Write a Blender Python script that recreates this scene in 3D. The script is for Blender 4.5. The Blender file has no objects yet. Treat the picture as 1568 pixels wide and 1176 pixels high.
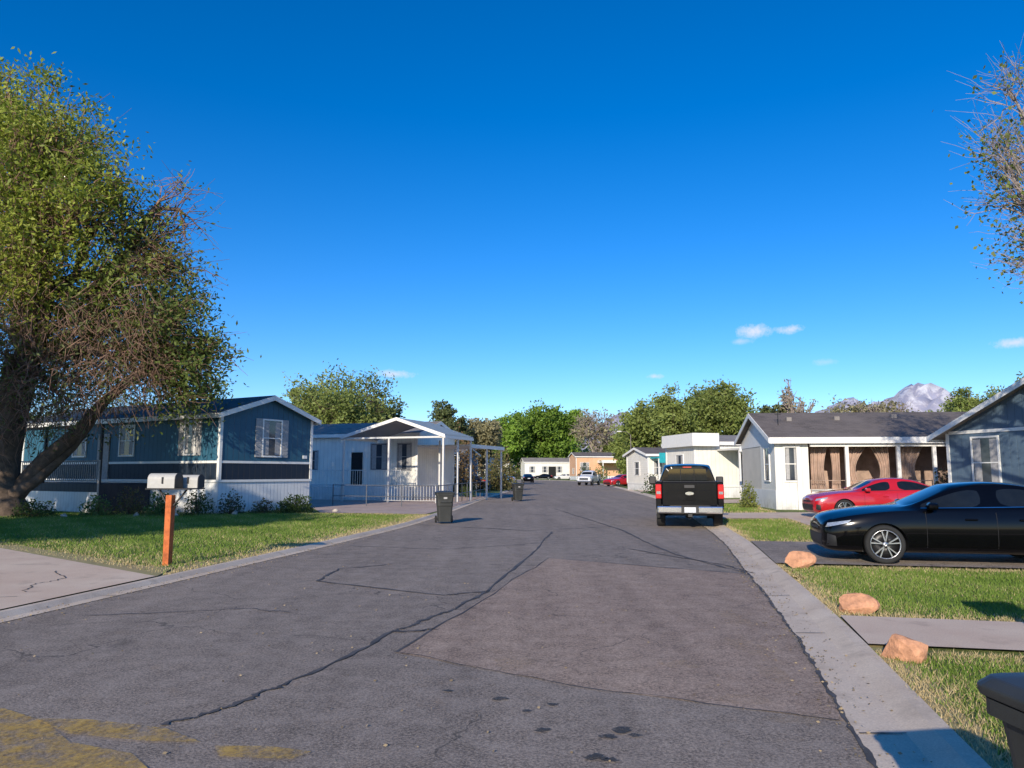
import bpy, bmesh, math, random
import numpy as np
from mathutils import Vector, Matrix
from mathutils.bvhtree import BVHTree
random.seed(7); rng=np.random.default_rng(7)
S=bpy.context.scene; COL=S.collection
R_=math.radians
# ---------------------------------------------------------------- materials
def newmat(name):
    m=bpy.data.materials.new(name); m.use_nodes=True
    nt=m.node_tree; b=nt.nodes['Principled BSDF']; return m,nt,b
def N(nt,t,**k):
    n=nt.nodes.new(t)
    for a,v in k.items(): setattr(n,a,v)
    return n
def mathn(nt,op,a,b=None,c=None,clamp=False):
    n=nt.nodes.new('ShaderNodeMath'); n.operation=op; n.use_clamp=clamp
    for i,v in enumerate((a,b,c)):
        if v is None: continue
        if isinstance(v,(int,float)): n.inputs[i].default_value=v
        else: nt.links.new(v,n.inputs[i])
    return n.outputs[0]
def mixc(nt,fac,a,b,mode='MIX'):
    n=nt.nodes.new('ShaderNodeMix'); n.data_type='RGBA'; n.blend_type=mode
    if isinstance(fac,(int,float)): n.inputs[0].default_value=fac
    else: nt.links.new(fac,n.inputs[0])
    for i,v in ((6,a),(7,b)):
        if isinstance(v,(tuple,list)): n.inputs[i].default_value=(*v[:3],1)
        else: nt.links.new(v,n.inputs[i])
    return n.outputs[2]
def noise(nt,scale,detail=4,vec=None,rough=.6):
    n=nt.nodes.new('ShaderNodeTexNoise'); n.inputs['Scale'].default_value=scale
    n.inputs['Detail'].default_value=detail; n.inputs['Roughness'].default_value=rough
    if vec is None:
        vec=nt.nodes.new('ShaderNodeTexCoord').outputs['Object']
    nt.links.new(vec,n.inputs['Vector']); return n.outputs['Fac']
def ramp(nt,fac,lo,hi):
    n=nt.nodes.new('ShaderNodeMapRange'); n.inputs[1].default_value=lo; n.inputs[2].default_value=hi
    nt.links.new(fac,n.inputs[0]); return n.outputs[0]
def bump(nt,b,h,strength=.3,dist=.02):
    n=nt.nodes.new('ShaderNodeBump'); n.inputs['Strength'].default_value=strength; n.inputs['Distance'].default_value=dist
    nt.links.new(h,n.inputs['Height']); nt.links.new(n.outputs[0],b.inputs['Normal'])
def M(name,col,rough=.6,metal=0,var=.15,scale=6,bmp=0,bscale=40,coat=0,spec=.5):
    m,nt,b=newmat(name)
    f=ramp(nt,noise(nt,scale),.3,.7)
    c=mixc(nt,f,[x*(1-var) for x in col],[min(1,x*(1+var)) for x in col])
    nt.links.new(c,b.inputs['Base Color'])
    b.inputs['Roughness'].default_value=rough; b.inputs['Metallic'].default_value=metal
    b.inputs['Coat Weight'].default_value=coat; b.inputs['Coat Roughness'].default_value=.03
    b.inputs['Specular IOR Level'].default_value=spec
    if bmp: bump(nt,b,noise(nt,bscale),bmp)
    return m
def siding(name,col,mode='v',sp=.3,var=.08,rough=.55):
    m,nt,b=newmat(name)
    tc=N(nt,'ShaderNodeTexCoord').outputs['Object']
    s=N(nt,'ShaderNodeSeparateXYZ'); nt.links.new(tc,s.inputs[0])
    v=mathn(nt,'ADD',s.outputs[0],s.outputs[1]) if mode=='v' else s.outputs[2]
    fr=mathn(nt,'FRACT',mathn(nt,'DIVIDE',v,sp))
    g=ramp(nt,fr,0,.1 if mode=='v' else .9)
    gl=ramp(nt,fr,.0,.09)
    n1=ramp(nt,noise(nt,1.3,5),.3,.7)
    c=mixc(nt,n1,[x*(1-var) for x in col],[min(1,x*(1+var)) for x in col])
    c=mixc(nt,gl,[x*.6 for x in col],c)
    gr=mathn(nt,'MULTIPLY',ramp(nt,s.outputs[2],.55,.0),ramp(nt,noise(nt,3,5),.35,.65))
    c=mixc(nt,mathn(nt,'MULTIPLY',gr,.5,clamp=True),c,(.20,.17,.13))
    nt.links.new(c,b.inputs['Base Color']); b.inputs['Roughness'].default_value=rough
    bump(nt,b,g,.6,.02); return m
def shingle(name,col):
    m,nt,b=newmat(name)
    tc=N(nt,'ShaderNodeTexCoord').outputs['Object']
    br=N(nt,'ShaderNodeTexBrick'); nt.links.new(tc,br.inputs['Vector'])
    br.inputs['Scale'].default_value=1; br.inputs['Brick Width'].default_value=.32; br.inputs['Row Height'].default_value=.15
    br.inputs['Mortar Size'].default_value=.008
    br.inputs['Color1'].default_value=(*[x*.75 for x in col],1); br.inputs['Color2'].default_value=(*[x*1.25 for x in col],1)
    br.inputs['Mortar'].default_value=(*[x*.4 for x in col],1)
    c=mixc(nt,ramp(nt,noise(nt,.8,6),.35,.7),br.outputs['Color'],[x*1.3 for x in col])
    nt.links.new(c,b.inputs['Base Color']); b.inputs['Roughness'].default_value=.9
    bump(nt,b,noise(nt,60),.4,.01); return m
def leafmat(name,trans=.35,rough=.5):
    m,nt,b=newmat(name)
    a=N(nt,'ShaderNodeAttribute',attribute_name='Col')
    c=a.outputs['Color']
    nt.links.new(c,b.inputs['Base Color']); b.inputs['Roughness'].default_value=rough
    b.inputs['Specular IOR Level'].default_value=.25
    t=N(nt,'ShaderNodeBsdfTranslucent'); nt.links.new(c,t.inputs[0])
    mx=N(nt,'ShaderNodeMixShader'); mx.inputs[0].default_value=trans
    nt.links.new(b.outputs[0],mx.inputs[1]); nt.links.new(t.outputs[0],mx.inputs[2])
    nt.links.new(mx.outputs[0],nt.nodes['Material Output'].inputs[0]); return m
LEAF=leafmat('leaf'); GRASSM=leafmat('grass_blades',.25,.6)
BARK=M('bark',(.12,.085,.06),.9,var=.4,scale=5,bmp=.8,bscale=14)
BARKP=M('bark_pale',(.34,.28,.25),.9,var=.3,scale=5,bmp=.5)
TWIG=M('twig_brown',(.26,.16,.11),.9,var=.3)
WHITE=M('white_trim',(.82,.80,.75),.5,var=.05)
CREAM=siding('cream_siding',(.66,.60,.50),'v',.2)
WSIDE=siding('white_siding',(.82,.79,.71),'v',.3)
WSIDEH=siding('white_lap_siding',(.80,.77,.69),'h',.2)
WSKIRT=siding('white_skirting',(.76,.76,.74),'v',.2)
BLUE=siding('blue_siding',(.024,.105,.165),'v',.3)
NAVY=siding('navy_siding',(.009,.018,.034),'v',.3)
SLATE=siding('slate_blue_siding',(.095,.145,.20),'v',.3)
PEACH=siding('peach_siding',(.74,.42,.24),'v',.3)
SHGREY=shingle('shingle_grey',(.23,.21,.195)); SHDK=shingle('shingle_dark',(.065,.08,.09)); SHBR=shingle('shingle_brown',(.13,.11,.10))
METR=M('awning_metal',(.66,.65,.62),.4,var=.06)
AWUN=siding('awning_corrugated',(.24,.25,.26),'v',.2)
GLASSM=M('window_glass',(.05,.06,.075),.06,var=.4,scale=1.2,spec=.9)
DARK=M('dark_parts_and_shade',(.012,.012,.013),.9,var=.3)  # near-black for doors and seams, and for shade painted on walls
CURT=M('curtain',(.38,.37,.36),.9,var=.2,scale=10)
TAN=M('tan_drape',(.40,.285,.225),.9,var=.4,scale=1.3)
TAND=M('tan_drape_dark',(.14,.095,.075),.9,var=.3,scale=5)
TEAL=M('teal_awning',(.02,.36,.40),.6)
WOODO=M('orange_stained_wood',(.50,.125,.03),.75,var=.4,scale=7,bmp=.4)
BLK=M('black_plastic',(.018,.018,.02),.5,var=.3)
BINM=M('bin_plastic',(.036,.037,.034),.45,var=.25,scale=3,bmp=.08,bscale=150)
RUB=M('tyre_rubber',(.018,.018,.018),.85,var=.2)
RIM=M('rim_alloy',(.55,.55,.56),.28,metal=.9,var=.05)
RIMD=M('rim_dark',(.02,.02,.022),.4,metal=.3,var=.1)
CHR=M('chrome',(.80,.81,.83),.16,metal=1,var=.04)
PBLK=M('black_car_paint',(.002,.002,.003),.12,var=.1,coat=.25,spec=.18)
PRED=M('red_car_paint',(.45,.010,.018),.25,var=.06,coat=1)
PWH=M('white_car_paint',(.7,.7,.7),.25,var=.03,coat=1)
PTRK=M('truck_black_paint',(.005,.005,.006),.2,var=.1,coat=.3,spec=.2)
AUTOG=M('auto_glass',(.010,.012,.013),.03,var=.2,spec=.7)
TAILR=M('tail_lamp_red',(.60,.012,.012),.2,var=.1,coat=1)
LAMPC=M('head_lamp_clear',(.42,.45,.48),.12,metal=.5,var=.3,scale=30,coat=1)
PLATE=M('licence_plate',(.6,.62,.66),.5,var=.2,scale=40)
SILV=M('mailbox_silver',(.46,.45,.42),.5,metal=.1,var=.1)
PIPE=M('fence_pipe_grey',(.12,.13,.15),.5,metal=.3)
ROCK=M('red_sandstone',(.56,.28,.16),.95,var=.35,scale=9,bmp=1,bscale=18)
ROCKW=M('pale_rock',(.40,.36,.31),.95,var=.3,scale=6,bmp=.6)
def asphalt(name,base,warm):
    m,nt,b=newmat(name)
    tc=N(nt,'ShaderNodeTexCoord').outputs['Object']
    big=ramp(nt,noise(nt,.22,5,tc,.65),.35,.68)
    c=mixc(nt,big,base,warm)
    mp=N(nt,'ShaderNodeMapping'); mp.inputs['Rotation'].default_value=(0,0,R_(12)); mp.inputs['Scale'].default_value=(1.6,.10,1)
    nt.links.new(tc,mp.inputs[0])
    st=ramp(nt,noise(nt,1.0,4,mp.outputs[0]),.38,.7)
    c=mixc(nt,mathn(nt,'MULTIPLY',st,.55),c,[x*.60 for x in base])
    fine=ramp(nt,noise(nt,48,2,tc,.8),.36,.66)
    c=mixc(nt,fine,mixc(nt,1,c,(.48,.48,.48),'MULTIPLY'),mixc(nt,1,c,(1.5,1.44,1.36),'MULTIPLY'))
    med=ramp(nt,noise(nt,3.2,6,tc,.75),.42,.72)
    c=mixc(nt,mathn(nt,'MULTIPLY',med,.5),c,[x*1.4 for x in warm])
    spk=ramp(nt,noise(nt,120,1,tc),.66,.72)
    c=mixc(nt,mathn(nt,'MULTIPLY',spk,.7),c,(.58,.50,.40))
    oil=ramp(nt,noise(nt,1.1,3,tc,.5),.66,.76)
    c=mixc(nt,mathn(nt,'MULTIPLY',oil,.45),c,(.065,.062,.058))
    rust=mathn(nt,'MULTIPLY',ramp(nt,noise(nt,2.1,7,tc,.8),.58,.70),.30)
    c=mixc(nt,rust,c,(.42,.29,.18))
    vo=N(nt,'ShaderNodeTexVoronoi',feature='DISTANCE_TO_EDGE'); vo.inputs['Scale'].default_value=.42
    wv=N(nt,'ShaderNodeVectorMath',operation='ADD'); nz=N(nt,'ShaderNodeTexNoise'); nz.inputs['Scale'].default_value=1.4; nz.inputs['Detail'].default_value=5
    nt.links.new(tc,nz.inputs['Vector']); nt.links.new(tc,wv.inputs[0]); nt.links.new(nz.outputs['Color'],wv.inputs[1]); nt.links.new(wv.outputs[0],vo.inputs['Vector'])
    ck=ramp(nt,vo.outputs['Distance'],.006,.002)
    gate=ramp(nt,noise(nt,.35,2,tc),.48,.56)
    c=mixc(nt,mathn(nt,'MULTIPLY',mathn(nt,'MULTIPLY',ck,gate),.6,clamp=True),c,(.05,.05,.05))
    nt.links.new(c,b.inputs['Base Color']); b.inputs['Roughness'].default_value=.9
    b.inputs['Specular IOR Level'].default_value=.15
    bump(nt,b,noise(nt,80,3,tc,.8),.6,.012); return m
ASPH=asphalt('asphalt',(.265,.225,.195),(.335,.282,.240))
ASPHB=asphalt('asphalt_patch_brown',(.335,.252,.205),(.41,.315,.25))
ASPHD=asphalt('asphalt_driveway',(.27,.23,.205),(.34,.29,.25))
TAR=M('crack_sealant',(.085,.078,.075),.8,var=.5,scale=3)
def concrete(name,c1,c2):
    m,nt,b=newmat(name)
    tc=N(nt,'ShaderNodeTexCoord').outputs['Object']
    c=mixc(nt,ramp(nt,noise(nt,.7,7,tc,.7),.35,.68),c1,c2)
    c=mixc(nt,ramp(nt,noise(nt,70,3,tc),.3,.7),mixc(nt,1,c,(.75,.75,.75),'MULTIPLY'),c)
    st=ramp(nt,noise(nt,2.3,6,tc),.55,.72)
    c=mixc(nt,mathn(nt,'MULTIPLY',st,.6),c,[x*.55 for x in c1])
    nt.links.new(c,b.inputs['Base Color']); b.inputs['Roughness'].default_value=.9
    bump(nt,b,noise(nt,60,3,tc),.3,.01); return m
CONC=concrete('concrete',(.72,.53,.39),(.82,.65,.49))
GUTT=concrete('gutter_concrete',(.66,.52,.39),(.82,.68,.53))
GRAV=concrete('gravel',(.48,.35,.29),(.62,.48,.40))
STRAW=concrete('dry_grass_border',(.42,.33,.17),(.34,.32,.12))
def grassground(name,g1,g2,dry,amt=.55):
    m,nt,b=newmat(name)
    tc=N(nt,'ShaderNodeTexCoord').outputs['Object']
    c=mixc(nt,ramp(nt,noise(nt,.6,6,tc,.7),.35,.65),g1,g2)
    c=mixc(nt,ramp(nt,noise(nt,25,4,tc,.8),.3,.7),mixc(nt,1,c,(.55,.55,.5),'MULTIPLY'),c)
    c=mixc(nt,mathn(nt,'MULTIPLY',ramp(nt,noise(nt,1.1,7,tc,.75),.55,.72),amt),c,dry)
    nt.links.new(c,b.inputs['Base Color']); b.inputs['Roughness'].default_value=.95
    bump(nt,b,noise(nt,30,5,tc,.8),.9,.05); return m
LAWN=grassground('lawn',(.13,.19,.035),(.21,.27,.06),(.40,.31,.16),.7)
FIELD=grassground('ground_field',(.15,.15,.07),(.2,.2,.09),(.3,.24,.16))
# ---------------------------------------------------------------- mesh helpers
def empty(name,loc=(0,0,0),ang=0):
    e=bpy.data.objects.new(name,None); COL.objects.link(e); e.location=loc; e.rotation_euler=(0,0,R_(ang)); e.empty_display_size=.2; return e
def mobj(name,V,F,mat,parent=None,smooth=False):
    me=bpy.data.meshes.new(name); me.from_pydata([tuple(v) for v in V],[],F); me.update()
    for m in (mat if isinstance(mat,(list,tuple)) else [mat]): me.materials.append(m)
    if smooth: me.polygons.foreach_set('use_smooth',[True]*len(me.polygons))
    o=bpy.data.objects.new(name,me); COL.objects.link(o)
    if parent: o.parent=parent
    return o
def fixn(o):
    bm=bmesh.new(); bm.from_mesh(o.data); bmesh.ops.recalc_face_normals(bm,faces=bm.faces); bm.to_mesh(o.data); bm.free(); return o
def bevel(o,w=.02,seg=2):
    m=o.modifiers.new('b','BEVEL'); m.width=w; m.segments=seg; m.limit_method='ANGLE'; return o
def box(p,name,x0,x1,y0,y1,z0,z1,mat,bv=0):
    V=[(x,y,z) for z in (z0,z1) for (x,y) in ((x0,y0),(x1,y0),(x1,y1),(x0,y1))]
    F=[(3,2,1,0),(4,5,6,7),(0,1,5,4),(1,2,6,5),(2,3,7,6),(3,0,4,7)]
    o=mobj(name,V,F,mat,p)
    if bv: bevel(o,bv)
    return o
def prism(p,name,poly,a0,a1,mat,axis='x',bv=0):
    n=len(poly)
    if axis=='x': f=lambda a,q:(a,q[0],q[1])
    elif axis=='y': f=lambda a,q:(q[0],a,q[1])
    else: f=lambda a,q:(q[0],q[1],a)
    V=[f(a0,q) for q in poly]+[f(a1,q) for q in poly]
    F=[tuple(range(n)),tuple(range(2*n-1,n-1,-1))]+[(i,(i+1)%n,n+(i+1)%n,n+i) for i in range(n)]
    o=fixn(mobj(name,V,F,mat,p))
    if bv: bevel(o,bv)
    return o
def arr_obj(name,V,F,mat,parent=None,col=None,smooth=False):
    me=bpy.data.meshes.new(name); m,k=F.shape
    me.vertices.add(len(V)); me.vertices.foreach_set('co',V.astype(np.float32).ravel())
    me.loops.add(m*k); me.loops.foreach_set('vertex_index',F.astype(np.int32).ravel())
    me.polygons.add(m); me.polygons.foreach_set('loop_start',np.arange(0,m*k,k,dtype=np.int32))
    me.update(calc_edges=True); me.materials.append(mat)
    if smooth: me.polygons.foreach_set('use_smooth',np.ones(m,bool))
    if col is not None:
        a=me.color_attributes.new('Col','FLOAT_COLOR','POINT')
        c=np.ones((len(V),4),np.float32); c[:,:3]=col; a.data.foreach_set('color',c.ravel())
    o=bpy.data.objects.new(name,me); COL.objects.link(o)
    if parent: o.parent=parent
    return o
def tubes(name,lines,mat,parent=None,k=6,smooth=True):
    VV=[];FF=[];off=0; an=np.linspace(0,2*np.pi,k,endpoint=False); ca,sa=np.cos(an),np.sin(an)
    for P,r in lines:
        P=np.asarray(P,float); r=np.broadcast_to(np.asarray(r,float),(len(P),))
        T=np.gradient(P,axis=0); T/=np.linalg.norm(T,axis=1)[:,None]+1e-9
        ref=np.array([0,0,1.]) if abs(T[0,2])<.8 else np.array([1.,0,0])
        A=np.cross(T,ref); A/=np.linalg.norm(A,axis=1)[:,None]+1e-9; B=np.cross(T,A)
        V=P[:,None,:]+r[:,None,None]*(A[:,None,:]*ca[None,:,None]+B[:,None,:]*sa[None,:,None])
        n=len(P); VV.append(V.reshape(-1,3))
        i=np.arange(n-1)[:,None]*k; j=np.arange(k)[None,:]; j2=(j+1)%k
        FF.append(np.stack([i+j,i+j2,i+k+j2,i+k+j],-1).reshape(-1,4)+off); off+=n*k
    return arr_obj(name,np.concatenate(VV),np.concatenate(FF),mat,parent,smooth=smooth)
def unit(n):
    v=rng.normal(size=(n,3)); return v/np.linalg.norm(v,axis=1)[:,None]
def leaves(name,C,size,col,mat,parent=None,aspect=.5,droop=0):
    n=len(C); a=unit(n); 
    if droop: a[:,2]-=droop; a/=np.linalg.norm(a,axis=1)[:,None]
    b=np.cross(a,unit(n)); b/=np.linalg.norm(b,axis=1)[:,None]+1e-9
    s=(size*rng.uniform(.6,1.35,n))[:,None]
    V=np.stack([C-a*s*.5,C+b*s*.5*aspect-a*s*.08,C+a*s*.5,C-b*s*.5*aspect-a*s*.08],1).reshape(-1,3)
    F=np.arange(4*n).reshape(-1,4)
    return arr_obj(name,V,F,mat,parent,col=np.repeat(col,4,0))
def curve(p0,p1,n=6,jit=.1,sag=0):
    p0=np.array(p0,float);p1=np.array(p1,float); t=np.linspace(0,1,n)[:,None]
    L=np.linalg.norm(p1-p0); P=p0+(p1-p0)*t
    off=rng.normal(size=(n,3))*jit*L*.3; off[0]=0; off[-1]=0
    P=P+off; P[:,2]+=sag*L*np.sin(np.pi*t[:,0]); return P
def tree(name,base,trunk,lobes,leaf=.15,per=100,cr=.7,cols=((.07,.12,.02),(.12,.17,.03)),bark=BARK,tr=.4,twigs=3,twl=1.2,twr=.012,droop=.0,limbr=.45,aspect=.5,twmat=None):
    e=empty(name,(base[0],base[1],0)); B=np.array([base[0],base[1],0.])
    T=np.array(trunk,float)-B; n=len(T)
    rad=np.linspace(tr*1.25,tr*.7,n); rad[0]*=1.25
    thick=[(T,rad)]; thin=[]; LC=[];LCc=[]
    c0,c1=np.array(cols[0]),np.array(cols[1])
    for lb in lobes:
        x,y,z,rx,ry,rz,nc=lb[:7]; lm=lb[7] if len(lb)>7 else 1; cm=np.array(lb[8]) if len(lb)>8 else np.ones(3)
        ctr=np.array([x,y,z])-B; st=T[rng.integers(max(1,n-2),n)]
        lim=curve(st,ctr,7,.12,.06); lr=np.linspace(tr*limbr,tr*.13,7)
        thick.append((lim,lr))
        d=unit(nc); q=rng.random(nc)**.42
        cc=ctr+d*q[:,None]*np.array([rx,ry,rz])
        for c in cc:
            k=rng.integers(3,7); br=curve(lim[k],c,5,.16,.05); thin.append((br,np.linspace(max(tr*.09,twr*1.6),twr,5)))
            for _ in range(twigs):
                dd=unit(1)[0]; dd[2]=dd[2]*.7+.25-droop; thin.append((curve(br[rng.integers(2,5)],c+dd*twl*rng.uniform(.5,1.3),4,.15,0),np.linspace(twr,twr*.35,4)))
            m=int(per*lm*rng.uniform(.35,1.5))
            if m>0:
                u=rng.normal(size=(m,3))*cr*rng.uniform(.6,1.2)*np.array([1,1,.75]); P=c+u*.62
                mixv=np.clip(rng.normal(.5,.22)+rng.normal(0,.12,m),0,1)[:,None]
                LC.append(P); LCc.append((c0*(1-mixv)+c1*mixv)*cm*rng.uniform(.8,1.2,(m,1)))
    tubes('trunk_and_limbs',thick,bark,e,10); 
    if thin: tubes('branches',thin,twmat or bark,e,3)
    if LC:
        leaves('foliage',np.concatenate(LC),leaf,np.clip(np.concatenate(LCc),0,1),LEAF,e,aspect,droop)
    return e
def ribbon(name,pts,w,z,mat,parent=None,jit=.03,sub=10,wj=.4):
    P=[];pts=[Vector((a,b)) for a,b in pts]
    for a,b in zip(pts[:-1],pts[1:]):
        for i in range(sub): P.append(a.lerp(b,i/sub))
    P.append(pts[-1]); P=np.array([(p.x,p.y) for p in P])
    o=np.zeros_like(P); acc=np.zeros(2)
    for i in range(1,len(P)-1): acc=acc*.75+rng.normal(size=2)*jit; o[i]=acc
    P=P+o; T=np.gradient(P,axis=0); T/=np.linalg.norm(T,axis=1)[:,None]+1e-9; n=np.stack([-T[:,1],T[:,0]],1)
    ww=(w/2*(1+rng.uniform(-wj,wj,len(P))))[:,None]
    V=np.concatenate([np.c_[P+n*ww,np.full(len(P),z)],np.c_[P-n*ww,np.full(len(P),z)]]); k=len(P); i=np.arange(k-1)
    return arr_obj(name,V,np.stack([i+k,i+k+1,i+1,i],1),mat,parent)
def sheet(name,poly,z,mat,parent=None):
    o=mobj(name,[(x,y,z) for x,y in poly],[tuple(range(len(poly)))],mat,parent)
    if o.data.polygons[0].normal.z<0: o.data.flip_normals()
    return o
# ---------------------------------------------------------------- world, sun, camera
SH=Vector((.31,.95,0)).normalized(); EL=R_(20.5)
w=bpy.data.worlds.new('World'); S.world=w; w.use_nodes=True; nt=w.node_tree
bg=nt.nodes['Background']; sk=N(nt,'ShaderNodeTexSky',sky_type='NISHITA'); sk.sun_disc=False
sk.sun_elevation=EL; sk.sun_rotation=math.atan2(-SH.x,-SH.y)%(2*math.pi); sk.altitude=1300; sk.air_density=1.0; sk.dust_density=.5; sk.ozone_density=2.5
hs=N(nt,'ShaderNodeHueSaturation'); hs.inputs['Saturation'].default_value=1.42; nt.links.new(sk.outputs[0],hs.inputs['Color'])
skc=mixc(nt,1,hs.outputs[0],(.95,1.0,1.22),'MULTIPLY')
tc=N(nt,'ShaderNodeTexCoord').outputs['Generated']
def vm(op,a,b):
    n=N(nt,'ShaderNodeVectorMath',operation=op)
    for i,v in enumerate((a,b)):
        if isinstance(v,tuple): n.inputs[i].default_value=v
        elif v is not None: nt.links.new(v,n.inputs[i])
    return n
nz=noise(nt,60,6,tc,.7); tot=None
for (cx,cy,cz,rx,rz,am) in ((.306,.935,.177,.016,.0065,.95),(.292,.940,.166,.010,.003,.5),(.346,.921,.177,.013,.0045,.9),(-.154,.980,.1288,.017,.004,.85),(.187,.974,.125,.008,.0025,.7),(.555,.819,.143,.014,.004,.8),(.385,.913,.135,.010,.003,.3)):
    d=vm('MULTIPLY',vm('SUBTRACT',tc,(cx,cy,cz)).outputs[0],(1/rx,1/rx,1/rz))
    l=vm('LENGTH',d.outputs[0],None).outputs['Value']
    v=mathn(nt,'ADD',l,mathn(nt,'MULTIPLY',mathn(nt,'SUBTRACT',nz,.5),3.4))
    f=mathn(nt,'MULTIPLY',ramp(nt,v,1.5,.1),am)
    tot=f if tot is None else mathn(nt,'MAXIMUM',tot,f)
fin=mixc(nt,tot,skc,(5.4,5.8,6.6))
nt.links.new(fin,bg.inputs[0]); bg.inputs[1].default_value=.145
sun=bpy.data.lights.new('sun','SUN'); sun.energy=5.0; sun.angle=R_(.5); sun.color=(1,.89,.73)
so=bpy.data.objects.new('sun',sun); COL.objects.link(so)
so.rotation_euler=Vector((SH.x*math.cos(EL),SH.y*math.cos(EL),-math.sin(EL))).to_track_quat('-Z','Y').to_euler(); so.location=(-10,-30,25)
cam=bpy.data.cameras.new('camera'); co=bpy.data.objects.new('camera',cam); COL.objects.link(co); S.camera=co
co.location=(0,0,1.7); co.rotation_euler=(R_(90+6.74),0,0); cam.lens=26.4; cam.sensor_width=36; cam.clip_end=20000; cam.clip_start=.05
S.view_settings.view_transform='Standard'; S.view_settings.look='None'; S.view_settings.exposure=0
# ---------------------------------------------------------------- ground, road
ZL=.035; ZD=.060
sheet('ground',[(-9000,-3000),(9000,-3000),(9000,14000),(-9000,14000)],-.03,FIELD)
PR=[(-9.3,-12,-1.9,-12),(-7.2,0,1.05,0),(-6.5,4.6,2.12,4.6),(-5.8,8.8,3.12,8.8),(-4.9,14,4.2,14),(-4.1,18.9,5.2,18.9),(-3.15,25.6,6.3,25.6),(-2.5,35.6,7.8,35.6),(-1.8,48,9.2,48),(-.9,60,10.1,60),(.4,80,11.4,80),(1.5,104,12.6,104),(1.5,130,13.0,132),(-1,150,10.5,162),(-8,162,-1,182),(-20,170,-16,190),(-60,178,-60,200),(-120,184,-120,206)]
PR=np.array(PR,float); pts=[]
for i in range(len(PR)-1):
    p0=PR[max(i-1,0)];p1=PR[i];p2=PR[i+1];p3=PR[min(i+2,len(PR)-1)]
    for t in np.linspace(0,1,8,endpoint=False):
        pts.append(.5*((2*p1)+(-p0+p2)*t+(2*p0-5*p1+4*p2-p3)*t*t+(-p0+3*p1-3*p2+p3)*t**3))
pts.append(PR[-1]); PT=np.array(pts); Lp=PT[:,:2]; Rp=PT[:,2:]
nv=Rp-Lp; nv/=np.linalg.norm(nv,axis=1)[:,None]
def Lx(y): return np.interp(y,Lp[:100,1],Lp[:100,0])
def Rx(y): return np.interp(y,Rp[:100,1],Rp[:100,0])
def strip(name,A,B,za,zb,mat,parent=None):
    n=len(A); V=np.concatenate([np.c_[A,np.full(n,za)],np.c_[B,np.full(n,zb)]]); i=np.arange(n-1)
    o=arr_obj(name,V,np.stack([i,i+n,i+n+1,i+1],1),mat,parent)
    if o.data.polygons[0].normal.z<0: o.data.flip_normals()
    return o
strip('road',Lp,Rp,.004,.004,ASPH)
for nm,E,sg,gw in (('kerb_and_gutter',Rp,1,.60),('kerb_and_gutter',Lp,-1,.38)):
    e=empty(nm); f=lambda d:E+nv*sg*d
    strip('gutter_pan',f(0),f(gw*.55),.010,.004,GUTT,e)
    strip('kerb_slope',f(gw*.55),f(gw*.82),.004,.06,GUTT,e)
    strip('kerb_top',f(gw*.82),f(gw),.06,.066,GUTT,e)
    strip('kerb_back',f(gw),f(gw+.01),.066,.0,GUTT,e)
    for y in np.arange(2,60,3.0):
        i=np.argmin(abs(E[:,1]-y)); a=E[i]+nv[i]*sg*.02; b=E[i]+nv[i]*sg*gw*.55
        ribbon('joint',[tuple(a),tuple(b)],.018,.0135,TAR,e,jit=.002,sub=4)
strip('lawn_verge',Rp+nv*.61,Rp+nv*70,ZL,ZL,LAWN)
strip('lawn_verge',Lp-nv*.39,Lp-nv*60,ZL,ZL,LAWN)
mk=(Lp[:,1]>11.5)&(Lp[:,1]<31)
wig=(.12*np.sin(Lp[:,1]*2.3)+.1*np.sin(Lp[:,1]*5.1))[:,None]
strip('dry_grass_edge',(Lp-nv*.39)[mk],(Lp-nv*(1.0+wig))[mk],ZL+.004,ZL+.004,STRAW)
strip('dry_grass_edge',(Rp+nv*.61)[mk],(Rp+nv*(.85+wig*.5))[mk],ZL+.004,ZL+.004,STRAW)
mk=(Rp[:,1]>2)&(Rp[:,1]<14); strip('dry_grass_edge',(Rp+nv*.61)[mk],(Rp+nv*(.82+wig*.4))[mk],ZL+.004,ZL+.004,STRAW)
ms=(Rp[:,1]>1)&(Rp[:,1]<60)
ribbon('edge_crack',[tuple(p) for p in (Rp-nv*.0)[ms]],.03,.0125,TAR,jit=.006,sub=8,wj=.8)
pp=[(.73,15.3),(3.9,12.95)]+[(float(Rx(y))-.03,y) for y in (11,9,7,5.4)]+[(.6,6.2),(-1.1,7.38)]
sheet('asphalt_patch',pp,.008,ASPHB)
rc=empty('sealed_road_cracks')
for P,wd in (([(1.15,22),(.74,18.9),(-.32,11.1),(-.76,9.56),(-1.07,8.8),(-1.29,8.3),(-1.81,6.25),(-2.09,5.73),(-2.35,5.3)],.04),
    ([(-3.08,12.1),(-.95,10.7),(-.32,11.1)],.04),([(-3.08,12.1),(-3.05,13.6),(-2.23,14.3)],.035),([(.73,15.3),(3.9,12.95)],.03),([(.73,15.3),(-1.1,7.38)],.02),
    ([(2.0,36),(3.2,23),(3.4,16),(3.95,13)],.05),([(2.6,17.2),(3.9,14.2),(4.1,13)],.045),([(-3.2,25),(.5,22.5),(3.1,24)],.05),([(-2.2,34),(2,30),(7,31)],.05),
    ([(-5.2,9.2),(-3.3,9.7),(-2.7,9.4)],.02),([(-1.29,8.3),(-.8,8.4)],.04),([(-1.2,44),(3,42),(8.2,44)],.06),([(-1.1,7.38),(.6,6.2),(2.25,5.4)],.010),([(-4.2,18),(-1.5,17),(.7,18.5)],.03)):
    ribbon('crack',P,wd,.0125,TAR,rc,jit=.016,sub=16,wj=.7)
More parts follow.
